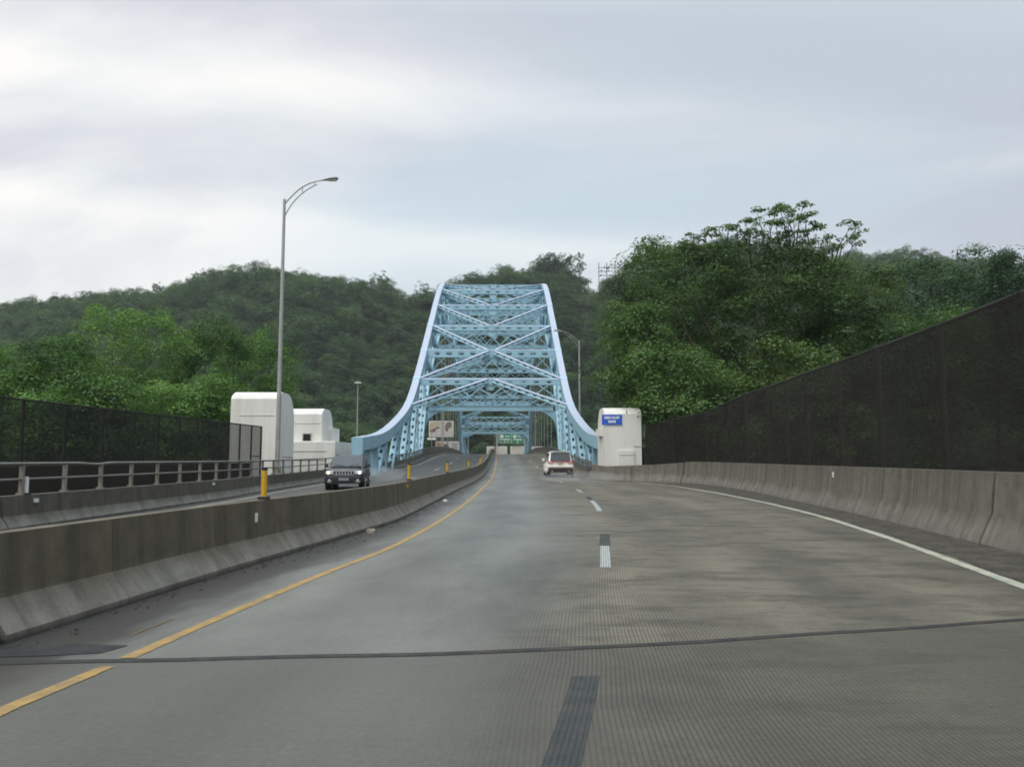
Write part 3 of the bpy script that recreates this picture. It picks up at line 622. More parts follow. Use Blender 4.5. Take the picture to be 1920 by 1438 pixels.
for sx, X in zip((-1, 1), XS):
    # upper chord: box segments between panel points, each bent to the curve
    ends = [53.6] + PT + [2 * BC - 53.6]
    for i in range(len(ends) - 1):
        a, b = ends[i], ends[i + 1]; n = 4 if i not in (0, len(ends) - 2) else 2; vs = []
        for k in range(n + 1):
            y = a + (b - a) * k / n; dz = (ztop(y + .3) - ztop(y - .3)) / .6; l = math.hypot(1, dz); ny, nz = -dz / l, 1 / l; z = ztop(y)
            sq = -.004 if k in (0, n) else 0
            for wx, h in ((-.38, -.45), (.38, -.45), (.38, .45), (-.38, .45)):
                vs.append((X + wx, y + ny * h, z + nz * h))
        fs = [(k * 4 + j, k * 4 + (j + 1) % 4, k * 4 + 4 + (j + 1) % 4, k * 4 + 4 + j) for k in range(n) for j in range(4)] + [(3, 2, 1, 0), (n * 4, n * 4 + 1, n * 4 + 2, n * 4 + 3)]
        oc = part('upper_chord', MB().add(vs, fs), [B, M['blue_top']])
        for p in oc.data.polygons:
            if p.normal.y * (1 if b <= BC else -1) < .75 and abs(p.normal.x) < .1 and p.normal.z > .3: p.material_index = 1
    # splice collars standing proud at every panel point
    for y in PT:
        dz = (ztop(y + .3) - ztop(y - .3)) / .6; l = math.hypot(1, dz); a = Vector((0, 1 / l, dz / l))
        p = Vector((X, y, ztop(y))); part('splice_plate', MB().beam(p - a * .28, p + a * .28, .80, .94, (0, -dz, 1)))
    # end posts
    for yy in (53.9, 2 * BC - 53.9):
        part('end_post', MB().perf((X, yy, rz(yy) - 1.5), (X, yy, ztop(yy) - .35), .74, .62, pitch=1.5, hr=(.36, .2), ends=.25))
    # lower chord, coming up through the deck by the portals
    lo = [87.2 + 4.2 * k for k in range(29)]
    for i in range(len(lo) - 1):
        p0, p1 = (X, lo[i], zlow(lo[i])), (X, lo[i + 1], zlow(lo[i + 1]))
        part('lower_chord', MB().perf(p0, p1, .66, .62, (0, -1, .2), pitch=1.2, hr=(.25, .14), ends=.3))
    # posts and diagonals
    for i, y in enumerate(PT):
        f = fold(y); zb = rz(y) - 2.2 if f < 98 else zlow(y)
        part('post', MB().perf((X, y, zb), (X, y, ztop(y) - .40), .50, .46, pitch=1.05))
        if i < len(PT) - 1:
            y2 = PT[i + 1]; f2 = fold(y2); near = y2 <= BC
            ya, yb = (y, y2) if y + y2 < 2 * BC else (y2, y)        # ya nearer the abutment
            fa, fb = fold(ya), fold(yb)
            if fa < 90: p0, p1 = (X, ya + .55 * (1 if ya < BC else -1), rz(ya) - 2.2), (X, yb, ztop(yb) - .40)
            elif fa < 98: p0, p1 = (X, ya, zlow(ya) + 1.0), (X, yb, ztop(yb) - .40)
            else: p0, p1 = (X, ya, ztop(ya) - .40), (X, yb, zlow(yb) + .3)
            part('diagonal', MB().perf(p0, p1, .54, .42, pitch=1.1))
            # gusset plates where the diagonals meet the chord
        g = [(-.9, -.2), (-.55, -1.15), (.55, -1.15), (.9, -.2)]
        if f > 70: part('gusset_plate', MB().prism(g, (X, y, ztop(y) - .2), (0, 1, 0), (0, 0, 1), .58))
    # end web: short solid plate behind the end post
    for yy in (61.2, 2 * BC - 61.2):
        part('web_plate', MB().box((X, yy, rz(yy) + .2), (.5, .9, 4.4)))
    # deck edge girder and hangers
    n = 40; gp = [(X - sx * .9, 55 + (182.0 * k / n)) for k in range(n + 1)]
    part('edge_girder', MB().sweep([(-.15, -1.9), (-.15, -.4), (.15, -.4), (.15, -1.9)], gp, lambda x, y: rz(y)))
    for y in PT:
        if 104 < fold(y):
            for dy in (-.22, .22):
                part('hanger', MB().tube([(X - sx * .35, y + dy, rz(y) - .6), (X - sx * .35, y + dy, zlow(y) - .2)], .026, 5), M['galv'])
# deck slab and floor beams
n = 46; dp = [(AX, 54.5 + 183.0 * k / n) for k in range(n + 1)]
tag(MB().sweep([(-8.0, -.75), (-8.0, -.32), (8.0, -.32), (8.0, -.75)], dp, lambda x, y: rz(y)).build('deck_slab', M['walk'], br))
for y in PT: part('floor_beam', MB().box((AX, y, rz(y) - 1.45), (16.6, .4, 1.3)))
for yy, lab in ((89.5, 'concrete river pier under the near springing of the arch bridge'), (202.5, 'concrete river pier under the far springing of the arch bridge')):
    pt = thing('bridge_pier', lab, 'pier', (AX, yy, -15), group='river piers')
    for X in XS: MB().beam((X, yy, -16), (X, yy, -2.6), 3.6, 4.4, (0, -1, 0), 2.4, 3.2).build('pier_shaft', M['walk'], pt)
    MB().beam((XS[0], yy, -6.5), (XS[1], yy, -6.5), 1.6, 1.8).build('pier_beam', M['walk'], pt)
# cross struts, lateral bracing and sway frames
def strut(y, z, w=.62, d=.42, **k): return MB().perf((XS[0] + .3, y, z), (XS[1] - .3, y, z), w, d, pitch=k.get('pitch', 1.5), hr=k.get('hr', (.42, .14)), ends=.6)
def lattice(mb, x0, x1, y, z0, z1, n, bw=.12):
    for k in range(n):
        a = x0 + (x1 - x0) * k / n; b = x0 + (x1 - x0) * (k + 1) / n
        mb.beam((a, y - .06, z0), (b, y - .06, z1), bw, .05); mb.beam((a, y + .06, z1), (b, y + .06, z0), bw, .05)
    return mb
def flange(y, z, w=.46, sl=0.0):
    N = Vector((0, -sl, 1)).normalized(); c = Vector((AX, y, z)); return MB().beam(c - Vector((8.15, 0, 0)), c + Vector((8.15, 0, 0)), w, .05, N)
def knee(mb, y, sx, xin, z0, rx, rzv, t=.3, nseg=8):
    """curved knee bracket filling the corner under a beam at z0"""
    poly = [(0, 0)] + [(rx - rx * math.sin(a), -rzv + rzv * math.cos(a)) for a in [math.pi / 2 * k / nseg for k in range(nseg + 1)]][::-1]
    poly = [(0, 0), (0, -rzv)] + [(rx * (1 - math.cos(a)), -rzv * (1 - math.sin(a))) for a in [math.pi / 2 * k / nseg for k in range(1, nseg + 1)]]
    mb.prism([(-sx * p, q) for p, q in poly][::(1 if sx < 0 else -1)], (xin, y, z0), (1, 0, 0), (0, 0, 1), t)
for i, y in enumerate(PT):
    f = fold(y)
    if f < 90: continue
    zt_ = ztop(y) + .1; portal = abs(f - 99.8) < .1
    sg = 1 if y < BC else -1
    dw = .95 if portal else .66
    part('cross_strut', strut(y, zt_ - .2, dw, .44, hr=(.40, .20) if portal else (.36, .13)))
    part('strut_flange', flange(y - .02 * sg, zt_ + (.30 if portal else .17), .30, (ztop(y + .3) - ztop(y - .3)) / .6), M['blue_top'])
    if f > 95:
        zl_ = zlow(y)
        if portal:
            part('portal_beam', MB().box((AX, y, zl_ + .42), (15.6, .5, .62)))
            part('portal_flange', MB().box((AX, y - .02, zl_ + .76), (15.6, .62, .06)))
            part('portal_strut', strut(y, zl_ + 1.85, .34, .36, hr=(.3, .08)))
            part('portal_lattice', lattice(MB(), XS[0] + .5, XS[1] - .5, y, zl_ + .8, zl_ + 1.7, 9, .13))
            part('portal_strut', strut(y, zl_ + 4.1, .40, .36, hr=(.3, .1)))
            part('portal_lattice', lattice(MB(), XS[0] + .5, XS[1] - .5, y, zl_ + 2.0, zl_ + 3.95, 6, .16))
            part('sway_brace', MB().perf((XS[0] + .4, y, zl_ + 4.2), (AX, y, zt_ - .6), .36, .3, pitch=1.2))
            part('sway_brace', MB().perf((XS[1] - .4, y, zl_ + 4.2), (AX, y, zt_ - .6), .36, .3, pitch=1.2))
            for sx, X in zip((-1, 1), XS):
                mb = MB(); knee(mb, y, sx, X - sx * .30, zl_ + .12, 2.6, 2.3, .34); part('knee_bracket', mb)
        else:
            z0 = max(zl_, rz(y) + 7.5)
            part('sway_strut', strut(y, z0 + .1, .44, .36, hr=(.32, .11), pitch=1.3))
            part('sway_flange', flange(y, z0 + .36, .4))
            part('sway_lattice', lattice(MB(), XS[0] + .4, XS[1] - .4, y, z0 + .35, z0 + .35 + (zt_ - z0 - .9) * .42, 7, .11))
            zc = z0 + .35 + (zt_ - z0 - .9) * .42
            part('sway_strut', strut(y, zc + .1, .26, .3, hr=(.22, .06), pitch=1.1))
            for s in (-1, 1):
                X = XS[0] if s < 0 else XS[1]
                part('sway_brace', MB().perf((X - s * .4, y, zt_ - .6), (AX, y, zc + .25), .30, .26, pitch=1.0, hr=(.24, .08)))
                part('sway_brace', MB().beam((X - s * .4, y + .1, zc + .25), (AX + s * 1.2, y + .1, zt_ - .5), .16, .10))
            part('sway_gusset', MB().prism([(-.8, .5), (-.35, -.5), (.35, -.5), (.8, .5)], (AX, y, zt_ - .85), (1, 0, 0), (0, 0, 1), .2))
    else:
        part('sway_gusset', MB().prism([(-.8, .3), (-.35, -.6), (.35, -.6), (.8, .3)], (AX, y, zt_ - .55), (1, 0, 0), (0, 0, 1), .2))
# K bracing in the plane of the upper chords
def brace(pa, pb):
    part('lateral_brace', MB().perf(pa, pb, .44, .34, pitch=1.25, hr=(.34, .11)))
    a, b = Vector(pa), Vector(pb); d = (b - a).normalized()
    sl = (ztop(b.y) - ztop(a.y)) / (b.y - a.y); N = Vector((0, -sl, 1)).normalized(); N = (N - d * N.dot(d)).normalized()
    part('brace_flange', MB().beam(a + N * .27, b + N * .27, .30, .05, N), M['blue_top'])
for i in range(len(PT) - 1):
    y, y2 = PT[i], PT[i + 1]; fa, fb = fold(y), fold(y2)
    if min(fa, fb) < 82: continue
    lo_, hi_ = (y, y2) if fa < fb else (y2, y)
    if abs(fa - fb) < .1: lo_, hi_ = y, y2
    for s in (0, 1):
        X = XS[s] + (.3 if s == 0 else -.3); xm = AX + (-.25 if s == 0 else .25)
        if min(fa, fb) < 99: brace((X, lo_, ztop(lo_) + .1), (xm, hi_, ztop(hi_) + .05))
        else: brace((xm, lo_, ztop(lo_) + .05), (X, hi_, ztop(hi_) + .1))
# struts between the outer panels below the first portal
part('portal_knee', MB().beam((XS[0] + .35, 83, ztop(83) - .1), (XS[0] + .35, 83.1, ztop(83) - .5), .3, .3, (1, 0, 0)))
# ---------------------------------------------------------------- white abutment pylons
def pylon(t, x0, x1, y0, y1, zb, zt_, side, rf_, rb_):
    """block whose road-facing profile has rounded top corners; extruded across the road direction"""
    n = 8; poly = [(y0, zb), (y1, zb)]
    poly += [(y1 - rb_[0] + rb_[0] * math.cos(a), zt_ - rb_[1] + rb_[1] * math.sin(a)) for a in [math.pi / 2 * k / n for k in range(n + 1)]]
    poly += [(y0 + rf_ * 1.5, zt_), (y0 + rf_ * .35, zt_ - rf_ * .45), (y0, zt_ - rf_ * .85)]
    vs = [(x0, a, b) for a, b in poly] + [(x1, a, b) for a, b in poly]; k = len(poly)
    return MB().add(vs, [tuple(range(k)), tuple(range(2 * k - 1, k - 1, -1))] + [(i, k + i, k + (i + 1) % k, (i + 1) % k) for i in range(k)])
def groove(x0, x1, y, z, h=.03): return MB().box(((x0 + x1) / 2, y, z), (x1 - x0, .05, h))
W = M['white_wall']
M['joint_line'] = mat('joint_line', (.40, .39, .36), .8)[0]
p1 = thing('bridge_pylon', 'taller white rounded concrete pylon behind the tall lamp post and mesh fence', 'pylon', (-14.9, 51, -.5))
pylon(p1, -16.55, -13.62, 49.2, 53.0, -7, 5.62, 1, .55, (1.7, 1.9)).build('tower_block', W, p1, smooth=25)
groove(-16.0, -13.9, 49.195, 4.15, .05).build('wall_ledge', W, p1)
MB().box((-13.70, 51.6, 1.6), (.22, 2.3, .05)).build('wall_ledge', M['joint_line'], p1)
p2 = thing('bridge_pylon', 'smaller white pylon with a dark square window, beside the taller pylon', 'pylon', (-14, 58, -.5))
pylon(p2, -16.3, -12.50, 56.2, 60.0, -9, 5.02, 1, .5, (1.5, 1.9)).build('tower_block', W, p2, smooth=25)
pylon(p2, -16.3, -12.30, 58.6, 61.4, -9, 3.75, 1, .08, (.1, .1)).build('side_block', W, p2, smooth=25)
pylon(p2, -16.3, -11.40, 55.5, 61.6, -9, 2.68, 1, .05, (.05, .05)).build('plinth', W, p2, smooth=25)
groove(-16.2, -12.6, 56.19, 3.98, .05).build('wall_ledge', W, p2)
for zz in (2.0, 1.4): groove(-16.2, -12.0, 55.49, zz, .03).build('wall_ledge', M['joint_line'], p2)
wn = MB().box((-13.52, 56.20, 2.99), (.50, .06, .52)).build('window', M['dark_glass'], p2)
mb = MB(); mb.box((-13.52, 56.165, 3.23), (.64, .05, .05)); mb.box((-13.52, 56.165, 2.63), (.64, .07, .05)); mb.box((-13.815, 56.165, 2.93), (.05, .05, .6)); mb.box((-13.225, 56.165, 2.93), (.05, .05, .6)); mb.build('window_frame', M['joint_line'], wn, root=p2)
mb = MB(); [mb.box((-13.52, 56.16, 2.74 + .1 * k), (.5, .04, .02)) for k in range(5)]; mb.build('window_louver', M['black'], wn, root=p2)
p3 = thing('bridge_pylon', 'white pylon carrying the blue name sign, at the end of the tall parapet', 'pylon', (7.8, 52, -.5))
pylon(p3, 6.72, 9.12, 51.2, 54.6, -7, 4.78, 1, .50, (1.5, 1.7)).build('tower_block', W, p3, smooth=25)
MB().box((6.61, 52.9, 3.2), (.24, 1.7, .5)).build('side_block', W, p3)
MB().box((8.12, 51.15, .5), (1.0, .14, 3.0)).build('pilaster', W, p3)
MB().box((8.12, 51.07, 1.72), (1.0, .02, .025)).build('wall_ledge', M['joint_line'], p3)
MB().box((8.95, 51.19, 2.28), (.6, .05, .03)).build('wall_ledge', M['joint_line'], p3)
def textobj(s, size, loc, m, parent, root, rot=(R(90), 0, 0), name='lettering', sx=1.0, bold=0.012):
    cu = bpy.data.curves.new(name, 'FONT'); cu.body = s; cu.size = size; cu.align_x = 'CENTER'; cu.align_y = 'CENTER'; cu.extrude = .004; cu.offset = bold; cu.resolution_u = 2
    tmp = bpy.data.objects.new(name, cu); COL.objects.link(tmp); bpy.context.view_layer.update(); me = bpy.data.meshes.new_from_object(tmp.evaluated_get(bpy.context.evaluated_depsgraph_get())); bpy.data.objects.remove(tmp)
    me.materials.clear(); me.materials.append(m); o = link(name, me, parent); off = ROOT.get(root, Vector((0, 0, 0)))
    o.location = Vector(loc) - off; o.rotation_euler = rot; o.scale = (sx, 1, 1); return o
ns = thing('name_sign', 'blue bridge name sign with white capitals on the white pylon', 'sign', (7.2, 51.15, 4.0))
MB().box((7.22, 51.165, 3.98), (1.36, .03, .70)).build('sign_border', M['sign_white'], ns)
MB().box((7.22, 51.142, 3.98), (1.31, .02, .65)).build('sign_panel', M['sign_blue'], ns)
textobj('REGIS R. MALADY', .20, (7.22, 51.128, 4.10), M['sign_white'], ns, ns, sx=.62)
textobj('BRIDGE', .20, (7.22, 51.128, 3.85), M['sign_white'], ns, ns, sx=.70)

# ---------------------------------------------------------------- lamps
def street_lamp(name, label, x, y, zb, h, arm=1.0, group='curved-arm lamps along the bridge', thin=1.0):
    t = thing(name, label, 'street lamp', (x, y, zb), group=group); s = arm
    tag(t); n = 10
    lean = .0
    mb = MB(); mb.tube([(x, y, zb), (x, y, zb + h)], [.135, .075], 12); mb.build('pole', M['galv'], t, smooth=50)
    mb = MB(); mb.box((x, y, zb + .04), (.55, .5, .08)); mb.box((x, y, zb + .22), (.34, .34, .36)); mb.build('base', M['rail_post'], t, bevel=.03)
    up = [(x + s * 2.35 * math.sin(a) , y, zb + h - .25 + 1.02 * (1 - math.cos(a)) * 0 + 1.0 * math.sin(a) ** .8) for a in [0]]
    A = [(0, -.28), (.35, .14), (.85, .62), (1.35, .90), (1.85, 1.05), (2.05, 1.085)]
    Bc = [(0, -1.0), (.25, -.50), (.62, .02), (1.05, .42), (1.45, .70), (1.72, .84)]
    for nm, P, r_ in (('upper_arm', A, .038), ('lower_arm', Bc, .032)):
        f = pchip(P); pts = [(x + s * q, y, zb + h + f(q)) for q in np.linspace(P[0][0], P[-1][0], 12)]
        mb = MB(); mb.tube(pts, r_ * thin, 7); mb.build(nm, M['galv'], t, smooth=50)
    fa, fb = pchip(A), pchip(Bc)
    for q in (.95, 1.6):
        mb = MB(); mb.tube([(x + s * q, y, zb + h + fb(q)), (x + s * q, y, zb + h + fa(q))], .025, 6); mb.build('arm_strut', M['galv'], t)
    mb = MB(); hd = [(2.0, .045, .05, 1.07), (2.15, .10, .07, 1.09), (2.4, .17, .10, 1.13), (2.65, .19, .12, 1.165), (2.8, .16, .10, 1.165), (2.86, .08, .06, 1.16)]
    vs = []
    for q, hw, hh, zc in hd:
        for k in range(10):
            a = 2 * math.pi * k / 10; vs.append((x + s * q, y + hw * math.cos(a), zb + h + zc + (hh if math.sin(a) > 0 else hh * .7) * math.sin(a)))
    fs = [(i * 10 + k, i * 10 + (k + 1) % 10, i * 10 + 10 + (k + 1) % 10, i * 10 + 10 + k) for i in range(5) for k in range(10)] + [tuple(range(9, -1, -1)), tuple(50 + k for k in range(10))]
    mb.add(vs, fs); mb.build('lamp_head', M['galv'], t, smooth=50)
    mb = MB(); mb.box((x + s * 2.55, y, zb + h + 1.065), (.42, .2, .05)); mb.build('lens', M['headlight'], t)
    return t
street_lamp('street_lamp', 'tall grey curved-arm lamp post on the parapet in front of the white pylons', -11.62, 42.0, zl(42) + .70, 14.75)
street_lamp('street_lamp', 'curved-arm lamp post beside the bridge chord, above the blue name sign', 8.95, 89.0, rz(89) - .5, 13.9, -1.0, thin=.6)
street_lamp('street_lamp', 'lamp post in front of the painted billboard, seen through the first portal', -9.0, 126, rz(126) - .2, 12.5)
street_lamp('street_lamp', 'lamp post behind the hangers, between the two portals on the white car\'s side', 8.6, 193, rz(193) - .3, 12.0, -1.0)
street_lamp('street_lamp', 'farthest lamp post inside the second portal beside the oncoming lanes', -9.3, 236, rz(236) - .3, 12.0)
hm = thing('mast_light', 'tall slender mast with a ring of white floodlights before the wooded hill', 'floodlight mast', (-46.4, 260, -3))
mb = MB(); mb.tube([(-46.4, 260, -4), (-46.4, 260, 26.4)], [.30, .14], 8); mb.build('pole', M['galv'], hm, smooth=50)
mb = MB(); mb.tube([(-46.4, 260, 26.3), (-46.4, 260, 26.9)], .22, 8); mb.build('hoist_head', M['galv'], hm)
for k in range(6):
    a = k * math.pi / 3 + .3; mb = MB(); mb.box((-46.4 + .75 * math.cos(a), 260 + .75 * math.sin(a), 26.2), (.62, .45, .35), a); mb.box((-46.4 + .4 * math.cos(a), 260 + .4 * math.sin(a), 26.35), (.5, .08, .08), a); mb.build('floodlight', M['sign_white'], hm)

# ---------------------------------------------------------------- delineators and reflectors
def delineator(x, y, z, h, m, label, group):
    t = thing('delineator_post', label, 'marker post', (x, y, z), group=group)
    MB().box((x, y, z + .022), (.15, .17, .05)).build('base', M['black'], t, bevel=.01)
    MB().tube([(x, y, z + .045), (x, y, z + h - .05)], .047, 12).build('tube', m, t, smooth=50)
    MB().tube([(x, y, z + h - .05), (x, y, z + h)], .047 if m is M['post_yellow'] else .04, 12).build('cap', M['black'] if m is M['post_yellow'] else m, t, smooth=50)
gl = 'yellow marker posts on the median barrier'
for y, lab in ((12.4, 'largest yellow marker post on the median, left of the dark oncoming car'), (23.0, 'second yellow marker post on the median, counting from the camera'), (35.4, 'third yellow marker post on the median, counting from the camera'), (47.6, 'fourth yellow marker post on the median, counting from the camera'), (59.8, 'tiny farthest yellow marker post on the median before the bridge portal')):
    delineator(cbC(y), y, rz(y) + .86, .49, M['post_yellow'], lab, gl)
delineator(lp(19.0) - .30, 19.0, zl(19) + .74, .42, M['post_white'], 'white marker post standing on the low parapet in front of the pipe railing', 'white marker posts')
def reflector(x, y, z, size, m, lab, rz_=0):
    tag(MB().box((x, y, z), size, rz_).build('reflector', m), lab, 'reflector', 'small reflectors on the concrete walls')
reflector(lp(19.2) - .17, 19.2, zl(19.2) + .60, (.05, .14, .09), M['post_white'], 'white rectangular reflector just below the white marker post')
reflector(lp(31) - .17, 31.0, zl(31) + .62, (.05, .16, .09), M['post_white'], 'white reflector on the low parapet left of the white pylon')
reflector(cbC(11.9) + .115, 11.9, rz(12) + .62, (.03, .05, .13), M['post_white'], 'small upright white reflector on the median face below the largest yellow post')
reflector(cbC(21.9) + .115, 21.9, rz(22) + .72, (.03, .14, .08), M['post_yellow'], 'yellow reflector on the median face beyond its dark joint')
_i = arc_at(24.0); reflector(RBd[_i][0] + .25, 24.0, 1.0, (.03, .07, .16), M['post_white'], 'small pale reflector on the tall parapet below the black screen')

# ---------------------------------------------------------------- cars (built with +Y forward, then turned)
def loft(mb, secs):
    k = len(secs[0]); vs = [p for s in secs for p in s]; n = len(secs)
    fs = [(i * k + j, i * k + (j + 1) % k, (i + 1) * k + (j + 1) % k, (i + 1) * k + j) for i in range(n - 1) for j in range(k)]
    fs += [tuple(range(k - 1, -1, -1)), tuple((n - 1) * k + j for j in range(k))]
    return mb.add(vs, fs)
def sec(y, w, z0, z1, tuck=.06, crown=.05, sh=.10):
    half = [(w - .12, z0), (w - .02, z0 + .06), (w, (z0 + z1) / 2 - .05), (w - .015, z1 - sh), (w - tuck - .03, z1 - .02), (w * .55, z1 + crown * .8)]
    return [(x, y, z) for x, z in half] + [(-x, y, z) for x, z in half[::-1]]
def wheel(root, x, y, r, wd):
    s = 1 if x > 0 else -1
    w = MB().tube([(x - s * wd / 2, y, r), (x + s * (wd / 2 - .03), y, r), (x + s * wd / 2, y, r)], [r, r, r - .03], 24).build('wheel', M['rubber'], root, smooth=40)
    MB().tube([(x + s * (wd / 2 - .02), y, r), (x + s * (wd / 2 + .012), y, r)], [r * .66, r * .62], 20).build('rim', M['rim'], w, root=root, smooth=40)
    mb = MB()
    for k in range(5):
        a = 2 * math.pi * k / 5; mb.beam((x + s * (wd / 2 + .02), y, r), (x + s * (wd / 2 + .02), y + math.cos(a) * r * .6, r + math.sin(a) * r * .6), .07, .03, (1, 0, 0))
    mb.build('spoke', M['chrome'], w, root=root)
    return w
def quad_panel(mb, c4_, off):
    a, b, c, d = [Vector(q) for q in c4_]; n = (b - a).cross(d - a).normalized(); ctr = (a + b + c + d) / 4
    o = [q + n * off for q in (a, b, c, d)]; i = [q - n * .01 for q in (a, b, c, d)]
    return mb.add(o + i, [(0, 1, 2, 3), (7, 6, 5, 4), (0, 4, 5, 1), (1, 5, 6, 2), (2, 6, 7, 3), (3, 7, 4, 0)])
def inset(q4, m):
    c = sum((Vector(p) for p in q4), Vector()) / 4; return [Vector(p) + (c - Vector(p)) * m for p in q4]
def suv(name, label, loc, rz_, paint, L_, W_, H_, front):
    t = thing(name, label, 'car', loc, rz_); hl = L_ / 2; w = W_ / 2; zb = 1.06; r = .38
    lower = [sec(-hl, w - .10, .42, .98, .08), sec(-hl + .10, w - .03, .36, 1.04), sec(-hl + .6, w, .30, zb), sec(-hl + 1.6, w + .005, .28, zb), sec(.6, w + .005, .28, zb - .01), sec(hl - 1.45, w, .28, zb - .02, .06, .04),
             sec(hl - .75, w - .015, .29, zb - .05, .09, .05), sec(hl - .22, w - .05, .31, zb - .12, .14, .05), sec(hl - .05, w - .12, .36, zb - .19, .16, .03), sec(hl, w - .2, .42, zb - .26, .16, .02)]
    loft(MB(), lower).build('body', paint, t, smooth=35)
    # cabin
    yc, yrf, yrr, yb = hl - 1.35, hl - 2.05, -hl + .42, -hl + .06; wb, wr = w - .07, w - .24; zr = H_ - .06
    def csec(y, wd_b, wd_t, z0, z1):
        half = [(wd_b, z0), ((wd_b + wd_t) / 2 + .03, (z0 + z1) / 2), (wd_t + .02, z1 - .05), (wd_t - .06, z1), (wd_t * .5, z1 + .03)]
        return [(x, y, z) for x, z in half] + [(-x, y, z) for x, z in half[::-1]]
    secs = [csec(yc + .06, wb - .06, wb - .08, zb - .08, zb + .0), csec(yrf, wb, wr, zb - .06, zr - .01), csec(0, wb, wr, zb - .06, zr + .02), csec(yrr, wb - .02, wr - .03, zb - .06, zr - .02), csec(yb, wb - .07, wb - .12, zb - .06, zb + .02)]
    loft(MB(), secs).build('cabin', paint, t, smooth=35)
    g = M['dark_glass']
    ws = [(-(wb - .13), yc - .03, zb + .045), (wb - .13, yc - .03, zb + .045), (wr - .03, yrf + .03, zr - .06), (-(wr - .03), yrf + .03, zr - .06)]
    ws = [(x, y + .06, z + .035) for x, y, z in ws]
    quad_panel(MB(), [ws[1], ws[0], ws[3], ws[2]], .012).build('windshield', M['windshield'], t)
    rw_ = [(-(wb - .18), yb - .02, zb + .06), (wb - .18, yb - .02, zb + .06), (wr - .07, yrr - .05, zr - .10), (-(wr - .07), yrr - .05, zr - .10)]
    rw_ = [(x, y - .03, z) for x, y, z in rw_]
    quad_panel(MB(), rw_, .02).build('rear_window', g, t)
    for s in (-1, 1):
        for ya, yb2, la, lb in ((yrf - .08, .15, .52, .0), (.07, -1.0, 0, 0), (-1.08, yrr + .08, 0, -.18)):
            mid = (wb + wr) / 2 + .055
            q4 = [(s * (wb - .005), ya + la, zb + .03), (s * (wb - .005), yb2 + lb, zb + .03), (s * (wr + .045), yb2, zr - .10), (s * (wr + .045), ya, zr - .10)]
            if s < 0: q4 = [q4[1], q4[0], q4[3], q4[2]]
            mb = MB(); mb.add([tuple(Vector(p) + Vector((s * .028, 0, 0))) for p in q4] + [tuple(Vector(p) - Vector((s * .06, 0, 0))) for p in q4], [(0, 1, 2, 3), (7, 6, 5, 4), (0, 4, 5, 1), (1, 5, 6, 2), (2, 6, 7, 3), (3, 7, 4, 0)]); mb.build('side_window', g, t)
        MB().tube([(s * (wr - .08), yrr + .1, zr + .0), (s * (wr - .08), yrr + .25, zr + .06), (s * (wr - .08), yrf - .3, zr + .06), (s * (wr - .08), yrf - .15, zr + .0)], .022, 6).build('roof_rail', M['black'] if front else M['rim'], t)
        mbm = MB().box((s * (w + .10), yc - .30, zb + .13), (.20, .12, .19)); mi = mbm.build('mirror', paint, t, bevel=.03); MB().box((s * (w - .0), yc - .28, zb + .05), (.16, .06, .05)).build('mirror_arm', M['black'], mi, root=t)
        for yw in (hl - .92, -hl + 1.02):
            # wheel arch lip then the wheel
            pts = [(s * (w - .01), yw + (r + .10) * math.cos(a), r + (r + .10) * math.sin(a)) for a in np.linspace(-.25, math.pi + .25, 16)]
            MB().tube(pts, .05, 6).build('wheel_arch', M['black'] if front else paint, t, smooth=50)
            MB().tube([(s * (w - .28), yw, r), (s * (w + .004), yw, r)], r + .09, 20).build('wheel_well', M['black'], t)
            wheel(t, s * (w - .11), yw, r, .26)
        for yd in (.62, -.48): MB().box((s * (w + .004), yd, .76), (.02, .015, .52)).build('door_gap', M['black'], t)
        for yd in (.0, -1.05): MB().box((s * (w + .015), yd, .93), (.035, .2, .035)).build('door_handle', M['black'] if front else paint, t)
        MB().box((s * (w - .02), -.05, .32), (.06, 2.6, .14)).build('sill', M['black'], t)
    return t, hl, w, zb
jp, hl, w, zb = suv('oncoming_car', 'dark grey oncoming suv with lit headlights and a seven-slot chrome grille', (-8.0, 42.6, zl(42.6)), R(180 + 5), M['suv_dark'], 4.82, 1.94, 1.76, True)
P_ = lambda y, z: (0, hl + y, z)
MB().box((0, hl + .0, .52), (1.62, .16, .30)).build('bumper', M['black'], jp, bevel=.05)
MB().box((0, hl - .04, .36), (1.5, .2, .14)).build('air_dam', M['black'], jp)
MB().box((0, hl + .085, .52), (.5, .02, .13)).build('number_plate', M['rim'], jp)
gr = MB().box((0, hl - .015, .83), (1.06, .08, .20)).build('grille', M['black'], jp, bevel=.02)
for k in range(7):
    x = (k - 3) * .145; mb = MB()
    for dx in (-.056, .056): mb.box((x + dx, hl + .03, .83), (.022, .03, .19))
    for dz in (-.095, .095): mb.box((x, hl + .03, .83 + dz), (.134, .03, .022))
    mb.build('grille_slot', M['chrome'], gr, root=jp)
MB().box((0, hl - .02, .965), (.20, .04, .03)).build('badge', M['chrome'], jp)
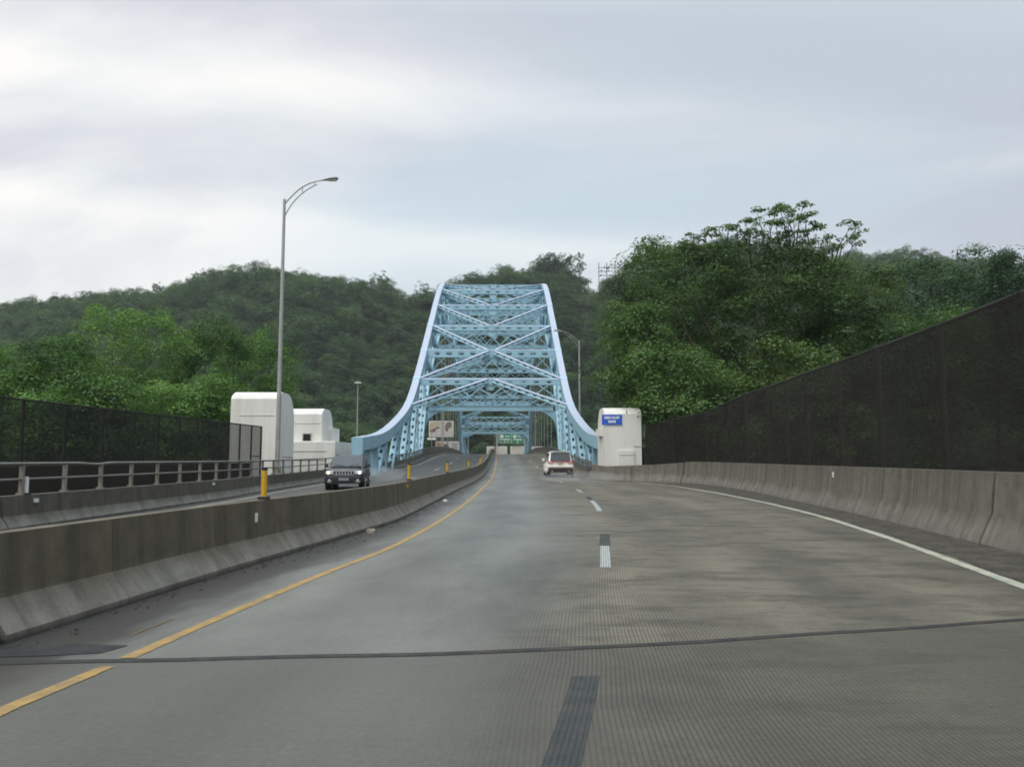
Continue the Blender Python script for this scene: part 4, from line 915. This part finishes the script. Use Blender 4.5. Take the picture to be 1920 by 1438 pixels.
for s in (-1, 1):
    h = MB().box((s * .70, hl - .075, .845), (.36, .16, .17), -s * .25).build('headlight', M['headlight'], jp, bevel=.03)
    MB().tube([(s * .77, hl - .02, .845), (s * .77, hl + .015, .845)], .068, 12).build('lit_lamp', M['lamp_on'], h, root=jp)
    MB().tube([(s * .70, hl + .05, .47), (s * .70, hl + .09, .47)], .06, 12).build('fog_lamp', M['headlight'], jp)
    MB().tube([(s * .70 + .13 * math.cos(a), hl + .075, .47 + .11 * math.sin(a)) for a in np.linspace(math.pi * 1.1, math.pi * 1.9, 8)], .018, 5).build('fog_trim', M['chrome'], jp)
    MB().beam((s * .12, hl - 1.30, zb + .12), (s * .62, hl - 1.38, zb + .22), .02, .015, (0, 1, 0)).build('wiper', M['black'], jp)
    MB().beam((s * .42, hl - .3, zb - .085), (s * .55, hl - 1.2, zb + .04), .03, .03, (0, 0, 1)).build('bonnet_crease', M['suv_dark'], jp)
dg, hl, w, zb = suv('white_car', 'white suv seen from behind with a full-width red tail light strip', (4.3, 58.6, rz(58.6)), R(-1.0), M['suv_white'], 5.1, 1.93, 1.80, False)
MB().box((0, -hl - .02, .50), (1.72, .16, .22)).build('lower_bumper', M['black'], dg, bevel=.04)
MB().box((0, -hl - .03, .72), (1.78, .16, .16)).build('bumper', M['suv_white'], dg, bevel=.05)
tl = MB().box((0, -hl - .005, 1.055), (1.55, .05, .028)).build('tail_light_strip', M['tail'], dg)
for s in (-1, 1):
    MB().box((s * .70, -hl + .00, 1.02), (.40, .12, .085), s * .12).build('tail_light', M['tail'], dg, bevel=.02)
    MB().box((s * .66, -hl - .07, 1.005), (.16, .02, .05)).build('reversing_light', M['headlight'], dg)
    MB().box((s * .74, -hl - .10, .56), (.14, .03, .05)).build('reflector', M['red'], dg)
    MB().tube([(s * .58, -hl - .12, .42), (s * .58, -hl + .1, .42)], .05, 10).build('exhaust_tip', M['chrome'], dg)
MB().box((0, -hl - .015, .90), (.32, .03, .16)).build('number_plate', M['tan'], dg)
MB().box((0, -hl - .02, .985), (.5, .04, .025)).build('tailgate_trim', M['chrome'], dg)
MB().box((0, -hl + .36, 1.775), (1.36, .26, .05)).build('roof_spoiler', M['suv_white'], dg, bevel=.015)
MB().beam((0, -hl - .005, 1.14), (.34, -hl + .1, 1.22), .025, .02, (0, -1, 0)).build('rear_wiper', M['black'], dg)

# ---------------------------------------------------------------- far bank: signs, billboards, low building
gs = thing('sign_gantry', 'overhead frame carrying two green direction signs beyond the bridge', 'sign frame', (3.4, 262, -.4))
for x in (-.9, 8.2): MB().tube([(x, 262, -1.8), (x, 262, 9.6)], .22, 8).build('upright', M['galv'], gs)
for z in (7.2, 8.9): MB().tube([(-.9, 262, z), (8.2, 262, z)], .11, 6).build('crossbar', M['galv'], gs)
mb = MB(); [mb.tube([(-.9 + .9 * k, 262, 7.2 if k % 2 else 8.9), (-.9 + .9 * (k + 1), 262, 8.9 if k % 2 else 7.2)], .05, 5) for k in range(10)]; mb.build('web_bar', M['galv'], gs)
def green_sign(x0, x1, l1, l2, lab, arrows):
    t = thing('direction_sign', lab, 'sign', ((x0 + x1) / 2, 261.6, 6.5), group='green direction signs'); c = (x0 + x1) / 2; wd = x1 - x0
    MB().box((c, 261.62, 8.05), (wd, .06, 3.1)).build('sign_border', M['sign_white'], t)
    MB().box((c, 261.575, 8.05), (wd - .14, .05, 2.96)).build('sign_panel', M['sign_green'], t)
    MB().prism([(.52 * math.cos(2 * math.pi * k / 16), .48 * math.sin(2 * math.pi * k / 16)) for k in range(16)], (c - wd * .25, 261.54, 8.78), (1, 0, 0), (0, 0, 1), .03).build('route_shield', M['sign_white'], t)
    textobj('51', .55, (c - wd * .25, 261.515, 8.76), M['black'], t, t, name='route_number')
    textobj(l1, .72, (c + wd * .20, 261.54, 8.80), M['sign_white'], t, t, bold=.02)
    textobj(l2, .82, (c, 261.54, 7.80), M['sign_white'], t, t, sx=.80, bold=.02)
    for ax, m_ in arrows: MB().prism([(-.07, .35), (-.07, 0), (-.28, 0), (0, -.35), (.28, 0), (.07, 0), (.07, .35)], (c + ax, 261.54, 6.95), (1, 0, 0), (0, 0, 1), .03).build('arrow', M[m_], t)
green_sign(-.35, 3.75, 'South', 'W. Elizabeth', 'green overhead sign reading South W. Elizabeth with a white arrow', [(-.1, 'sign_white'), (1.0, 'sign_yellow'), (-1.2, 'sign_yellow')])
green_sign(3.95, 7.75, 'North', 'Pittsburgh', 'green overhead sign reading North Pittsburgh with a white arrow', [(0, 'sign_white')])
mp = thing('utility_pole', 'brown pole at the end of the median in front of the green signs', 'pole', (-1.35, 205, 1.2)); MB().tube([(-1.2, 205, rz(205) + .3), (-1.2, 205, 7.2)], [.2, .15], 8).build('pole', M['brown'], mp)
MB().box((-1.2, 205, 7.3), (.3, .3, .35)).build('pole_cap', M['tan'], mp)
def billboard(x0, x1, y, z0, z1, lab, zg=-1.8):
    t = thing('billboard', lab, 'billboard', ((x0 + x1) / 2, y, zg), group='billboards on the far bank')
    for q in (.25, .75): MB().tube([(x0 + (x1 - x0) * q, y + .35, zg), (x0 + (x1 - x0) * q, y + .35, z1 - .4)], .2, 7).build('pole', M['brown'], t)
    MB().box(((x0 + x1) / 2, y + .1, (z0 + z1) / 2), (x1 - x0, .3, z1 - z0)).build('sign_border', M['sign_white'], t)
    pn = MB().box(((x0 + x1) / 2, y - .07, (z0 + z1) / 2), (x1 - x0 - .3, .06, z1 - z0 - .3)).build('sign_panel', M['paper'], t)
    return t, pn
M['paper'] = grimy('billboard_paper', (.50, .46, .42), (.36, .33, .29), .7, .3, .4, .3, fine=.02)
M['print_dark'] = mat('print_dark', (.06, .06, .06), .7)[0]; M['print_rust'] = mat('print_rust', (.30, .14, .07), .7)[0]
t, pn = billboard(-26.6, -17.3, 300, 9.6, 15.6, 'upper white billboard with a brown and tan picture behind the left hangers')
def pr(poly, y, m, nm='print_shape'): MB().prism([(a, b) for a, b in poly], (0, y, 0), (1, 0, 0), (0, 0, 1), .03).build(nm, m, t)
pr([(-26.4, 11.2), (-25.8, 12.9), (-22.9, 13.9), (-21.2, 15.3), (-24.5, 15.3), (-26.4, 14.2)], 299.88, M['tan']); pr([(-26.3, 11.4), (-26.0, 12.2), (-23.2, 13.5), (-22.4, 13.1), (-24.2, 12.2), (-24.2, 11.4)], 299.85, M['brown'])
pr([(-20.4, 12.0), (-19.6, 11.6), (-19.0, 13.0), (-18.0, 13.4), (-18.2, 15.2), (-19.8, 15.2), (-20.5, 13.8)], 299.88, M['brown']); MB().box((-25.6, 299.8, 8.9), (3.2, .1, .7)).build('sign_strip', M['sign_white'], t)
t, pn = billboard(-24.0, -15.3, 300.6, 3.6, 7.9, 'lower white billboard with a printed dark truck behind the left hangers')
pr([(-23.8, 5.2), (-23.8, 7.7), (-21.6, 7.7), (-21.6, 5.2)], 300.48, M['print_rust'])
pr([(-23.6, 4.1), (-23.4, 5.3), (-22.0, 5.6), (-21.4, 7.0), (-19.4, 7.0), (-18.9, 5.5), (-18.2, 5.2), (-18.2, 4.2), (-19.0, 4.0), (-19.6, 4.6), (-20.4, 4.0), (-22.2, 4.0), (-22.7, 4.5)], 300.45, M['print_dark'])
for k in range(4): pr([(-18.0, 7.3 - .75 * k), (-15.7 - .3 * (k % 2), 7.3 - .75 * k), (-15.7 - .3 * (k % 2), 7.0 - .75 * k), (-18.0, 7.0 - .75 * k)], 300.48, M['print_dark'])
def wordmark(t, x, y, z, w_, h_):
    for i in range(6):
        a = x + w_ * i / 6; MB().prism([(a, z), (a + .12, z), (a + w_ / 8 + .05, z + h_ * (1 if i in (0, 2) else .6)), (a + w_ / 8 - .12, z + h_ * (1 if i in (0, 2) else .6))], (0, y, 0), (1, 0, 0), (0, 0, 1), .03).build('lettering_stroke', M['print_dark'], t)
for (x0, x1, lab, wm, dk) in ((-5.2, 3.0, 'pale low billboard with a grey picture under the green signs, left of the dark gap', None, [(-4.8, 2.2, .9, 2.6), (-3.0, 2.4, .5, 2.6)]), (4.3, 11.5, 'pale low billboard with dark script lettering under the green signs', (5.0, 5.6, 3.6, 1.2), [(8.7, 1.9, 2.4, 1.3), (9.6, 3.2, .9, 1.0)]), (12.9, 17.6, 'pinkish low billboard beside the far portal leg', None, [(13.3, 4.6, 3.0, .5)])):
    t, pn = billboard(x0, x1, 322, 1.7, 6.4, lab)
    for a, b, c, d in dk: pr([(a, b), (a + c, b), (a + c * .9, b + d), (a + c * .2, b + d)], 321.88, M['print_dark'] if c > 1 else M['rim'])
    if wm: wordmark(t, wm[0], 321.88, wm[1], wm[2], wm[3])
sh = thing('utility_cabinet', 'small white roadside cabinet behind the hangers beside the lower billboard', 'cabinet', (-13.6, 250, -1.0)); MB().box((-13.6, 250, 1.4), (1.0, 1.0, 4.8)).build('cabinet_body', M['sign_white'], sh); MB().box((-13.6, 250, 3.9), (1.2, 1.2, .15)).build('cabinet_top', M['white_wall'], sh)
bl = thing('barrel_row_fence', 'short pale picket barrier glimpsed beyond the second portal near the lamp post', 'fence', (15.0, 250, -1))
for k in range(4): MB().box((14.2 + .55 * k, 250, 2.2), (.4, .25, 4.2)).build('picket', M['sign_white'], bl)
MB().box((15.0, 250.2, 3.6), (2.3, .1, .2)).build('picket_rail', M['sign_white'], bl)

# small rubble along the median foot
def chunk(x, y, s, m, lab, nm='concrete_chunk', grp=None):
    mb = MB(); n = 7; vs = []
    for j, (zz, rr_) in enumerate(((0, 1.0), (.45, 1.05), (.8, .6))):
        for k in range(n):
            a = 2 * math.pi * k / n; q = s * rr_ * (.75 + random.random() * .4); vs.append((x + q * math.cos(a), y + q * .8 * math.sin(a), rz(y) + zz * s))
    mb.add(vs, [(j * n + k, j * n + (k + 1) % n, j * n + n + (k + 1) % n, j * n + n + k) for j in range(2) for k in range(n)] + [tuple(2 * n + k for k in range(n)), tuple(range(n - 1, -1, -1))])
    return tag(mb.build(nm, m), lab, 'rubble', grp)
chunk(cbR(16.2) + .22, 16.2, .11, M['rail_post'], 'pale broken concrete chunk at the foot of the median barrier')
chunk(cbR(28) + .28, 28.0, .08, M['post_white'], 'small white scrap at the foot of the median, beyond the concrete chunk')
mb = MB()
for k in range(420):
    y = random.uniform(6.5, 48); x = cbR(y) + abs(random.gauss(0, .22)) + .02; s = random.uniform(.008, .03); a = random.random() * 3
    mb.add([(x + s * math.cos(a), y + s * math.sin(a), rz(y) + .003), (x + s * math.cos(a + 2), y + s * math.sin(a + 2), rz(y) + .003), (x + s * math.cos(a + 4), y + s * math.sin(a + 4), rz(y) + .003), (x, y, rz(y) + s)], [(0, 1, 3), (1, 2, 3), (2, 0, 3)])
tag(mb.build('grit', M['dirt']), 'loose grit along the foot of the median barrier', kind='stuff')

# ---------------------------------------------------------------- trees
def unit(a): return a / np.linalg.norm(a, axis=1, keepdims=True)
def leaf_mesh(name, clumps, per, crad, size, g, up=.70, flat=.78):
    """clumps (N,4: centre + scale) -> per leaves in each, every leaf one folded-free diamond"""
    N = len(clumps); c = np.repeat(clumps[:, :3], per, 0); s = np.repeat(clumps[:, 3], per)
    d = unit(g.normal(size=(N * per, 3))); low = (d[:, 2] < 0) & (g.random(N * per) < .7); d[low, 2] *= -1
    d = d * (.45 + .55 * g.random((N * per, 1)) ** .5); d[:, 2] *= flat
    p = c + d * crad * s[:, None]
    nrm = unit(g.normal(size=p.shape) * .30 + d * 1.1 + np.array([0, 0, up])); t = unit(np.cross(nrm, g.normal(size=p.shape))); b = np.cross(nrm, t)
    sz = size * (.6 + .8 * g.random((len(p), 1)))
    v = np.stack([p - t * sz * .55, p + b * sz * .34 + t * sz * .05, p + t * sz * .6 - nrm * sz * .12, p - b * sz * .34 + t * sz * .05], 1).reshape(-1, 3)
    me = bpy.data.meshes.new(name); n = len(p)
    me.vertices.add(4 * n); me.vertices.foreach_set('co', v.astype(np.float32).ravel())
    me.loops.add(4 * n); me.loops.foreach_set('vertex_index', np.arange(4 * n, dtype=np.int32))
    me.polygons.add(n); me.polygons.foreach_set('loop_start', np.arange(0, 4 * n, 4, dtype=np.int32)); me.polygons.foreach_set('loop_total', np.full(n, 4, dtype=np.int32))
    at = me.attributes.new('shade', 'FLOAT', 'FACE'); sh = np.repeat(g.random(N), per) * .78 + g.random(n) * .22
    at.data.foreach_set('value', sh.astype(np.float32)); me.update(); me.validate(); return me
def crown_clumps(lobes, n, g, inner=.72):
    """clump centres near the surface of overlapping lobes (ellipsoids), those buried in a neighbour dropped"""
    out = []; vol = np.array([(l[3] * l[4] * l[5]) ** (2 / 3) for l in lobes]); cnt = np.maximum(3, (n * vol / vol.sum()).astype(int))
    for (x, y, z, a, b_, c), k in zip(lobes, cnt):
        d = unit(g.normal(size=(k, 3))); r_ = inner + (1.05 - inner) * g.random((k, 1)) ** .6
        p = np.array([x, y, z]) + d * r_ * np.array([a, b_, c])
        keep = np.ones(k, bool)
        for (x2, y2, z2, a2, b2, c2) in lobes:
            q = (p - np.array([x2, y2, z2])) / np.array([a2, b2, c2]); keep &= ~((q ** 2).sum(1) < .42)
        p = p[keep]; out.append(np.concatenate([p, .7 + .6 * g.random((len(p), 1))], 1))
    return np.concatenate(out)
def make_lobes(rx, ry, z0, z1, k, g, shape='round'):
    """a crown as an irregular heap of lobes between z0 and z1"""
    h = z1 - z0; cz = z0 + h * .5; L = [(0, 0, cz, rx * .62, ry * .62, h * .42)]
    for i in range(k):
        a = i * 2.399 + g.random() * .9; t = g.random() if i > 2 else .95; zz = z0 + h * (.14 + .74 * t); q = math.sqrt(max(0, 1 - (2 * (.14 + .74 * t) - 1) ** 2 * .8)) * (.45 + .35 * g.random())
        s = (.28 + .20 * g.random())
        L.append((rx * q * math.cos(a), ry * q * math.sin(a), zz, rx * s * 1.15, ry * s * 1.15, h * s * .62))
    return L
def tree(name, label, cat, loc, rx, ry, z0, z1, lobes_n, clumps, per, crad, size, m, seed, group=None, trunk_r=.25, extra=None, limbs=7):
    g = np.random.default_rng(seed); t = thing(name, label, cat, loc, group=group)
    lobes = make_lobes(rx, ry, z0, z1, lobes_n, g); cl = crown_clumps(lobes, clumps, g, .80)
    me = leaf_mesh('crown', cl, per, crad, size, g); me.materials.append(m); link('crown', me, t)
    if extra is not None: me = leaf_mesh('spray_foliage', extra, 26, .70, .18, g, .6, .28); me.materials.append(m); link('spray_foliage', me, t)
    mb = MB(); top = z0 + (z1 - z0) * .6
    mb.tube([(0, 0, -.6), (.05, 0, z0 * .5), (-.05, .05, z0 + .3), (.1, .05, top)], [trunk_r * 1.35, trunk_r, trunk_r * .8, trunk_r * .25], 8)
    for i, l in enumerate(lobes[1:limbs + 1]):
        zb_ = z0 * .7 + (top - z0 * .7) * (.15 + .6 * i / max(1, limbs)); p0 = Vector((0, 0, zb_)); p1 = Vector(l[:3]); mid = (p0 + p1) / 2 + Vector((0, 0, -.25 + .1 * i % .3))
        mb.tube([p0, mid, p1], [trunk_r * .45, trunk_r * .3, trunk_r * .08], 5)
    off = ROOT[t]; ROOT[t] = Vector((0, 0, 0)); mb.build('trunk', M['bark'], t, smooth=60); ROOT[t] = off
    return t
def at(px, D): return (px - 937) / 1493 * D
def zof(py, D): return 1.48 + (860 - py) / 1493 * D
LG = 'leafy trees behind the thin mesh fence'
for (px, D, ytop, hw, zb_, lab, sd, nl) in (
    (222, 66, 588, 105, 1.5, 'tall dome-crowned bright green tree, highest of those behind the thin mesh fence', 11, 13),
    (375, 72, 613, 78, 1.5, 'bright green tree just right of the tall dome-crowned tree', 12, 11),
    (478, 80, 636, 76, 1.0, 'green tree directly behind the taller white pylon', 13, 11),
    (75, 60, 642, 85, 1.0, 'bright green tree left of the dome-crowned tree', 14, 11),
    (-35, 56, 656, 80, 1.0, 'bright green tree cut by the edge at the far left', 15, 10),
    (205, 54, 704, 66, -.5, 'low rounded tree in front of the dome-crowned tree, just above the mesh fence', 16, 9),
    (325, 57, 716, 58, -.5, 'low bushy tree above the mesh fence, left of the taller white pylon', 17, 9),
    (405, 60, 708, 42, -.5, 'small bushy tree touching the left side of the taller white pylon', 18, 8),
    (95, 52, 735, 62, -.8, 'low dark bush-like tree above the left end of the mesh fence', 19, 8),
    (525, 90, 700, 34, -1.0, 'small green tree behind the gap between lamp post and pylon', 20, 7)):
    gz = -2.2; rx = hw / 1493 * D; zt_ = zof(ytop, D)
    k = rx * (zt_ - zb_)
    tree('broadleaf_tree', lab, 'tree', (at(px, D), D, gz), rx * 1.08, rx * 1.0, zb_ - gz, zt_ - gz - .95, nl, int(5 * k + 60), 125, 1.15, .17, M['leaf_left'], sd, LG)
RG = 'trees behind the black screen fence'
# sprays of the open-topped tree: thin rising twigs, each with a flat fan of leaves
g = np.random.default_rng(5); sp = []; twig = MB()
TX, TY, TZ = at(1400, 60), 60.0, -1.5
def spray(pxq, pyq, base_px, base_py, D=59.0):
    p0 = Vector((at(base_px, D) - TX, D - TY + g.normal() * .8, zof(base_py, D) - TZ)); p1 = Vector((at(pxq, D) - TX, D - TY + g.normal() * 1.0, zof(pyq, D) - TZ))
    mid = (p0 + p1) / 2 + Vector((g.normal() * .25, g.normal() * .2, .1)); twig.tube([p0, mid, p1], [.065, .04, .015], 5)
    for k in range(5):
        q = p1 + Vector((g.normal() * .42, g.normal() * .4, g.normal() * .16)) ; sp.append((q.x, q.y, q.z, .62)); twig.tube([mid.lerp(p1, .6 + .1 * k * .8), q], [.018, .008], 3)
    for k in range(2):
        q = mid + Vector((g.normal() * .5, g.normal() * .4, g.normal() * .25)); sp.append((q.x, q.y, q.z, .55)); twig.tube([p0.lerp(mid, .7), q], [.018, .008], 3)
for a, b_, c, d in ((1302, 445, 1310, 500), (1322, 440, 1330, 500), (1345, 436, 1350, 500), (1368, 428, 1375, 495), (1388, 415, 1392, 490), (1408, 405, 1412, 480), (1402, 440, 1420, 500), (1430, 390, 1440, 470), (1452, 398, 1450, 470), (1440, 425, 1450, 500), (1470, 410, 1468, 480), (1475, 382, 1490, 450), (1492, 370, 1496, 440), (1505, 385, 1500, 450), (1525, 370, 1510, 445), (1540, 385, 1520, 450), (1542, 415, 1515, 470), (1488, 415, 1490, 490), (1520, 428, 1505, 500), (1550, 440, 1540, 500), (1568, 432, 1565, 500), (1595, 425, 1580, 490), (1618, 427, 1590, 480), (1605, 455, 1590, 510), (1285, 462, 1300, 520), (1365, 455, 1372, 520), (1465, 445, 1470, 510)):
    spray(a, b_, c, d)
sp = np.array(sp)
tt = tree('open_topped_tree', 'large olive green tree with airy leaf sprays rising against the sky', 'tree', (TX, TY, TZ), 10.2, 6.5, 3.2, zof(485, 60) - TZ - .6, 38, 2000, 120, 1.12, .175, M['leaf_olive'], 31, RG, .45, sp, 16)
twig.build('twig', M['bark'], tt, root=rw)
for (px, D, ytop, hw, zb_, lab, sd, nl, m_, gz) in (
    (1200, 55, 560, 56, 3.2, 'bright green tree leaning over the white pylon with the blue sign', 41, 12, 'leaf_maple', -1.5),
    (1262, 52, 652, 84, 2.6, 'bushy bright green tree above the low end of the black screen fence', 42, 11, 'leaf_maple', -1.5),
    (1345, 53, 690, 70, 1.5, 'low bushy tree just above the middle of the black screen fence', 43, 9, 'leaf_maple', -1.5),
    (1610, 64, 505, 105, 3.0, 'broad olive tree right of the open-topped tree', 44, 15, 'leaf_olive', -1.5),
    (1262, 76, 468, 70, 4.0, 'rounded dull green tree behind the left shoulder of the open-topped tree', 45, 12, 'leaf_hill', -2),
    (1785, 84, 478, 100, 3.0, 'dark green tree on the skyline right of the broad olive tree', 46, 12, 'leaf_dark', -2),
    (1880, 92, 508, 60, 3.0, 'dark green tree near the right edge above the black screen fence', 47, 9, 'leaf_dark', -2),
    (1940, 80, 488, 45, 3.0, 'very dark tree at the far right edge of the skyline', 48, 8, 'leaf_dark', -2),
    (1760, 58, 585, 75, 1.5, 'dull green tree low behind the fence under the skyline trees', 49, 10, 'leaf_maple', -1.5),
    (1440, 67, 505, 165, 2.0, 'broad dense tree filling in behind the open-topped tree', 51, 16, 'leaf_olive', -2),
    (1500, 52, 640, 95, 1.0, 'olive tree low behind the middle of the black screen fence', 50, 11, 'leaf_olive', -1.5)):
    rx = hw / 1493 * D; zt_ = zof(ytop, D); k = rx * (zt_ - zb_)
    tree('broadleaf_tree', lab, 'tree', (at(px, D), D, gz), rx * 1.05, rx * .95, zb_ - gz, zt_ - gz - .9, nl, int((4.8 if D < 70 else 3.6) * k + 60), 125 if D < 70 else 80, 1.08 if D < 70 else 1.4, .17 if D < 70 else .27, M[m_], sd, RG)

# ---------------------------------------------------------------- wooded hill
ridge_trees = []
VAR = [(5.8, 12.5, 10, 61), (5.0, 14, 9, 62), (6.6, 12.5, 11, 63), (4.6, 11, 8, 64)]
RT = 'single trees on the ridge line'
specs = [(1026, 474, 19, 'leaf_dark', 'dark round tree on the ridge just above the right top corner of the bridge'), (1070, 476, 32, 'leaf_dark', 'broad dark tree on the ridge left of the timber frame'),
         (965, 503, 30, 'leaf_hill', 'pale feathery tree on the ridge above the middle of the bridge'), (880, 512, 22, 'leaf_hill', 'thin pale tree on the ridge behind the left top corner of the bridge'),
         (790, 530, 18, 'leaf_hill', 'small pale tree on the ridge left of the bridge top'), (706, 510, 20, 'leaf_hill', 'knobbly tree on the ridge left of the bridge, above the mast light'),
         (292, 532, 14, 'leaf_hill', 'small tree standing proud of the ridge above the dome-crowned tree'), (360, 512, 14, 'leaf_hill', 'small round tree on the rising shoulder of the wooded hill'),
         (155, 558, 20, 'leaf_hill', 'rounded tree on the low ridge at the left'), (60, 572, 18, 'leaf_hill', 'hazy tree on the low ridge near the left edge'),
         (1225, 462, 26, 'leaf_hill', 'ridge tree right of the timber frame beside the big olive tree'), (1192, 478, 18, 'leaf_hill', 'small ridge tree between the timber frame and the big olive tree')]
for i, (px, ytop, hw, m_, lab) in enumerate(specs):
    D = 462; x = at(px, D); gz = terrain(x, D); zt_ = zof(ytop, D); h = max(zt_ - gz, 7); rx = hw / 1493 * D
    tt = tree('ridge_tree', lab, 'tree', (x, D, gz - .2), rx, rx * .9, h * .22, h, 9, 150 if m_ != 'leaf_dark' else 330, 40, 1.1 if m_ == 'leaf_dark' else 1.0, .42, M[m_], 100 + i, RT, .22)
    ridge_trees.append(tt)
# four trees at the foot of the hill whose crowns also serve the far-off wood
proto = []
for i, (rx, h, nl, sd) in enumerate(VAR):
    px = (560, 615, 1115, 1130)[i]; D = (300, 296, 300, 330)[i]; x = at(px, D); gz = terrain(x, D)
    tt = tree('hill_tree', ('tree at the foot of the hill just above the smaller white pylon', 'tree at the foot of the hill right of the smaller white pylon', 'tree at the foot of the hill above the blue name sign', 'tree low on the slope between the bridge and the big olive tree')[i], 'tree', (x, D, gz - .2), rx, rx, h * .10, h, nl, 105, 62, 1.75, .42, M['leaf_hill'], sd, 'trees at the foot of the hill', .2)
    proto.append([c for c in tt.children if c.name.startswith('crown')][0])
pts = []; g = np.random.default_rng(77)
yy = 266.0
while yy < 500:
    x = -560.0
    while x < 560:
        X, Y = x + g.normal() * 2.0, yy + g.normal() * 2.0
        ang = X / Y
        if -.80 < ang < .80:
            ok = not (abs(X) < 34 and Y < 340) and not (38 < X - (Y - 400) * .02 < 66 and 425 < Y < 475 and g.random() < .8)
            if ok: pts.append((X, Y, terrain(X, Y) - .4))
        x += 7.2
    yy += 6.6
pts = np.array(pts); n = len(pts)
me = bpy.data.meshes.new('wooded_hill'); me.vertices.add(n); me.vertices.foreach_set('co', pts.astype(np.float32).ravel())
for nm, typ, val in (('rot', 'FLOAT', g.random(n) * 6.28), ('scl', 'FLOAT', .62 + .62 * g.random(n) ** 1.3), ('idx', 'INT', g.integers(0, 4, n))):
    a = me.attributes.new(nm, typ, 'POINT'); a.data.foreach_set('value', val.astype(np.int32 if typ == 'INT' else np.float32))
me.update(); forest = link('wooded_hill', me); tag(forest, 'far-off wood covering the hill behind the bridge', kind='stuff')
ng = bpy.data.node_groups.new('forest', 'GeometryNodeTree'); ng.interface.new_socket('Geometry', in_out='INPUT', socket_type='NodeSocketGeometry'); ng.interface.new_socket('Geometry', in_out='OUTPUT', socket_type='NodeSocketGeometry')
gi = ng.nodes.new('NodeGroupInput'); go = ng.nodes.new('NodeGroupOutput'); ip = ng.nodes.new('GeometryNodeInstanceOnPoints'); gj = ng.nodes.new('GeometryNodeGeometryToInstance')
for o in reversed(proto):
    oi = ng.nodes.new('GeometryNodeObjectInfo'); oi.inputs['Object'].default_value = o; oi.transform_space = 'ORIGINAL'; ng.links.new(oi.outputs['Geometry'], gj.inputs[0])
ip.inputs['Pick Instance'].default_value = True
def named(nm, typ):
    q = ng.nodes.new('GeometryNodeInputNamedAttribute'); q.data_type = typ; q.inputs['Name'].default_value = nm; return q.outputs['Attribute']
cx = ng.nodes.new('ShaderNodeCombineXYZ'); ng.links.new(named('rot', 'FLOAT'), cx.inputs[2])
e2r = ng.nodes.new('FunctionNodeEulerToRotation'); ng.links.new(cx.outputs[0], e2r.inputs[0])
ng.links.new(gi.outputs[0], ip.inputs['Points']); ng.links.new(gj.outputs[0], ip.inputs['Instance']); ng.links.new(named('idx', 'INT'), ip.inputs['Instance Index']); ng.links.new(e2r.outputs[0], ip.inputs['Rotation']); ng.links.new(named('scl', 'FLOAT'), ip.inputs['Scale'])
ng.links.new(ip.outputs[0], go.inputs[0]); md = forest.modifiers.new('trees', 'NODES'); md.node_group = ng
# timber frame on the ridge
D = 458; zf0 = terrain(at(1141, D), D); uf = thing('timber_frame', 'tall three-legged frame with crossbars standing on the ridge', 'pylon frame', (at(1141, D), D, zf0))
for px in (1126, 1141, 1157): MB().tube([(at(px, D), D, zf0 - 1), (at(px, D), D, zof(487, D))], .22, 6).build('pole', M['bark'], uf)
for py in (497, 504, 512): MB().tube([(at(1125, D), D - .2, zof(py, D)), (at(1158, D), D - .2, zof(py, D))], .16, 6).build('crossbar', M['bark'], uf)

# ---------------------------------------------------------------- haze and wheel spray
def volume(name, density, col, an=.2):
    m = bpy.data.materials.new(name); m.use_nodes = True; nt = m.node_tree; nt.nodes.clear(); out = node(nt, 'ShaderNodeOutputMaterial'); pv = node(nt, 'ShaderNodeVolumePrincipled')
    pv.inputs['Color'].default_value = c4(col); pv.inputs['Density'].default_value = density; pv.inputs['Anisotropy'].default_value = an
    nt.links.new(pv.outputs[0], out.inputs['Volume']); return m
HAZE = 0.00017
mb = MB(); mb.box((0, 1050, 64), (5600, 3200, 160))
hz = mb.build('haze', volume('haze_air', HAZE, (.86, .90, .95)), fix=True); tag(hz, 'thin damp air over the whole valley', kind='stuff'); hz.display_type = 'WIRE'
def mist(x, y, z, a, b_, c, dens):
    mb = MB(); n, k = 18, 9; vs = [(x, y, z - c)]
    for j in range(1, k):
        t = math.pi * j / k
        for i in range(n): q = 2 * math.pi * i / n; wv = 1 + .08 * math.sin(3 * q + j); vs.append((x + a * wv * math.sin(t) * math.cos(q), y + b_ * wv * math.sin(t) * math.sin(q), z - c * math.cos(t)))
    vs.append((x, y, z + c)); fs = [(0, 1 + (i + 1) % n, 1 + i) for i in range(n)] + [(1 + j * n + i, 1 + j * n + (i + 1) % n, 1 + (j + 1) * n + (i + 1) % n, 1 + (j + 1) * n + i) for j in range(k - 2) for i in range(n)] + [(len(vs) - 1, len(vs) - 1 - n + i, len(vs) - 1 - n + (i + 1) % n) for i in range(n)]
    mb.add(vs, fs); return tag(mb.build('road_spray', volume('spray_air', dens, (.95, .96, .97)), fix=True), 'pale water spray thrown up by wheels on the wet road', kind='stuff')
mist(5.3, 47.5, rz(47.5) + .36, 2.0, 4.5, .34, .035); mist(3.6, 48.5, rz(48.5) + .26, 1.2, 5.0, .24, .05)
mist(-7.3, 50.0, zl(50) + .5, 1.5, 4.0, .45, .06)
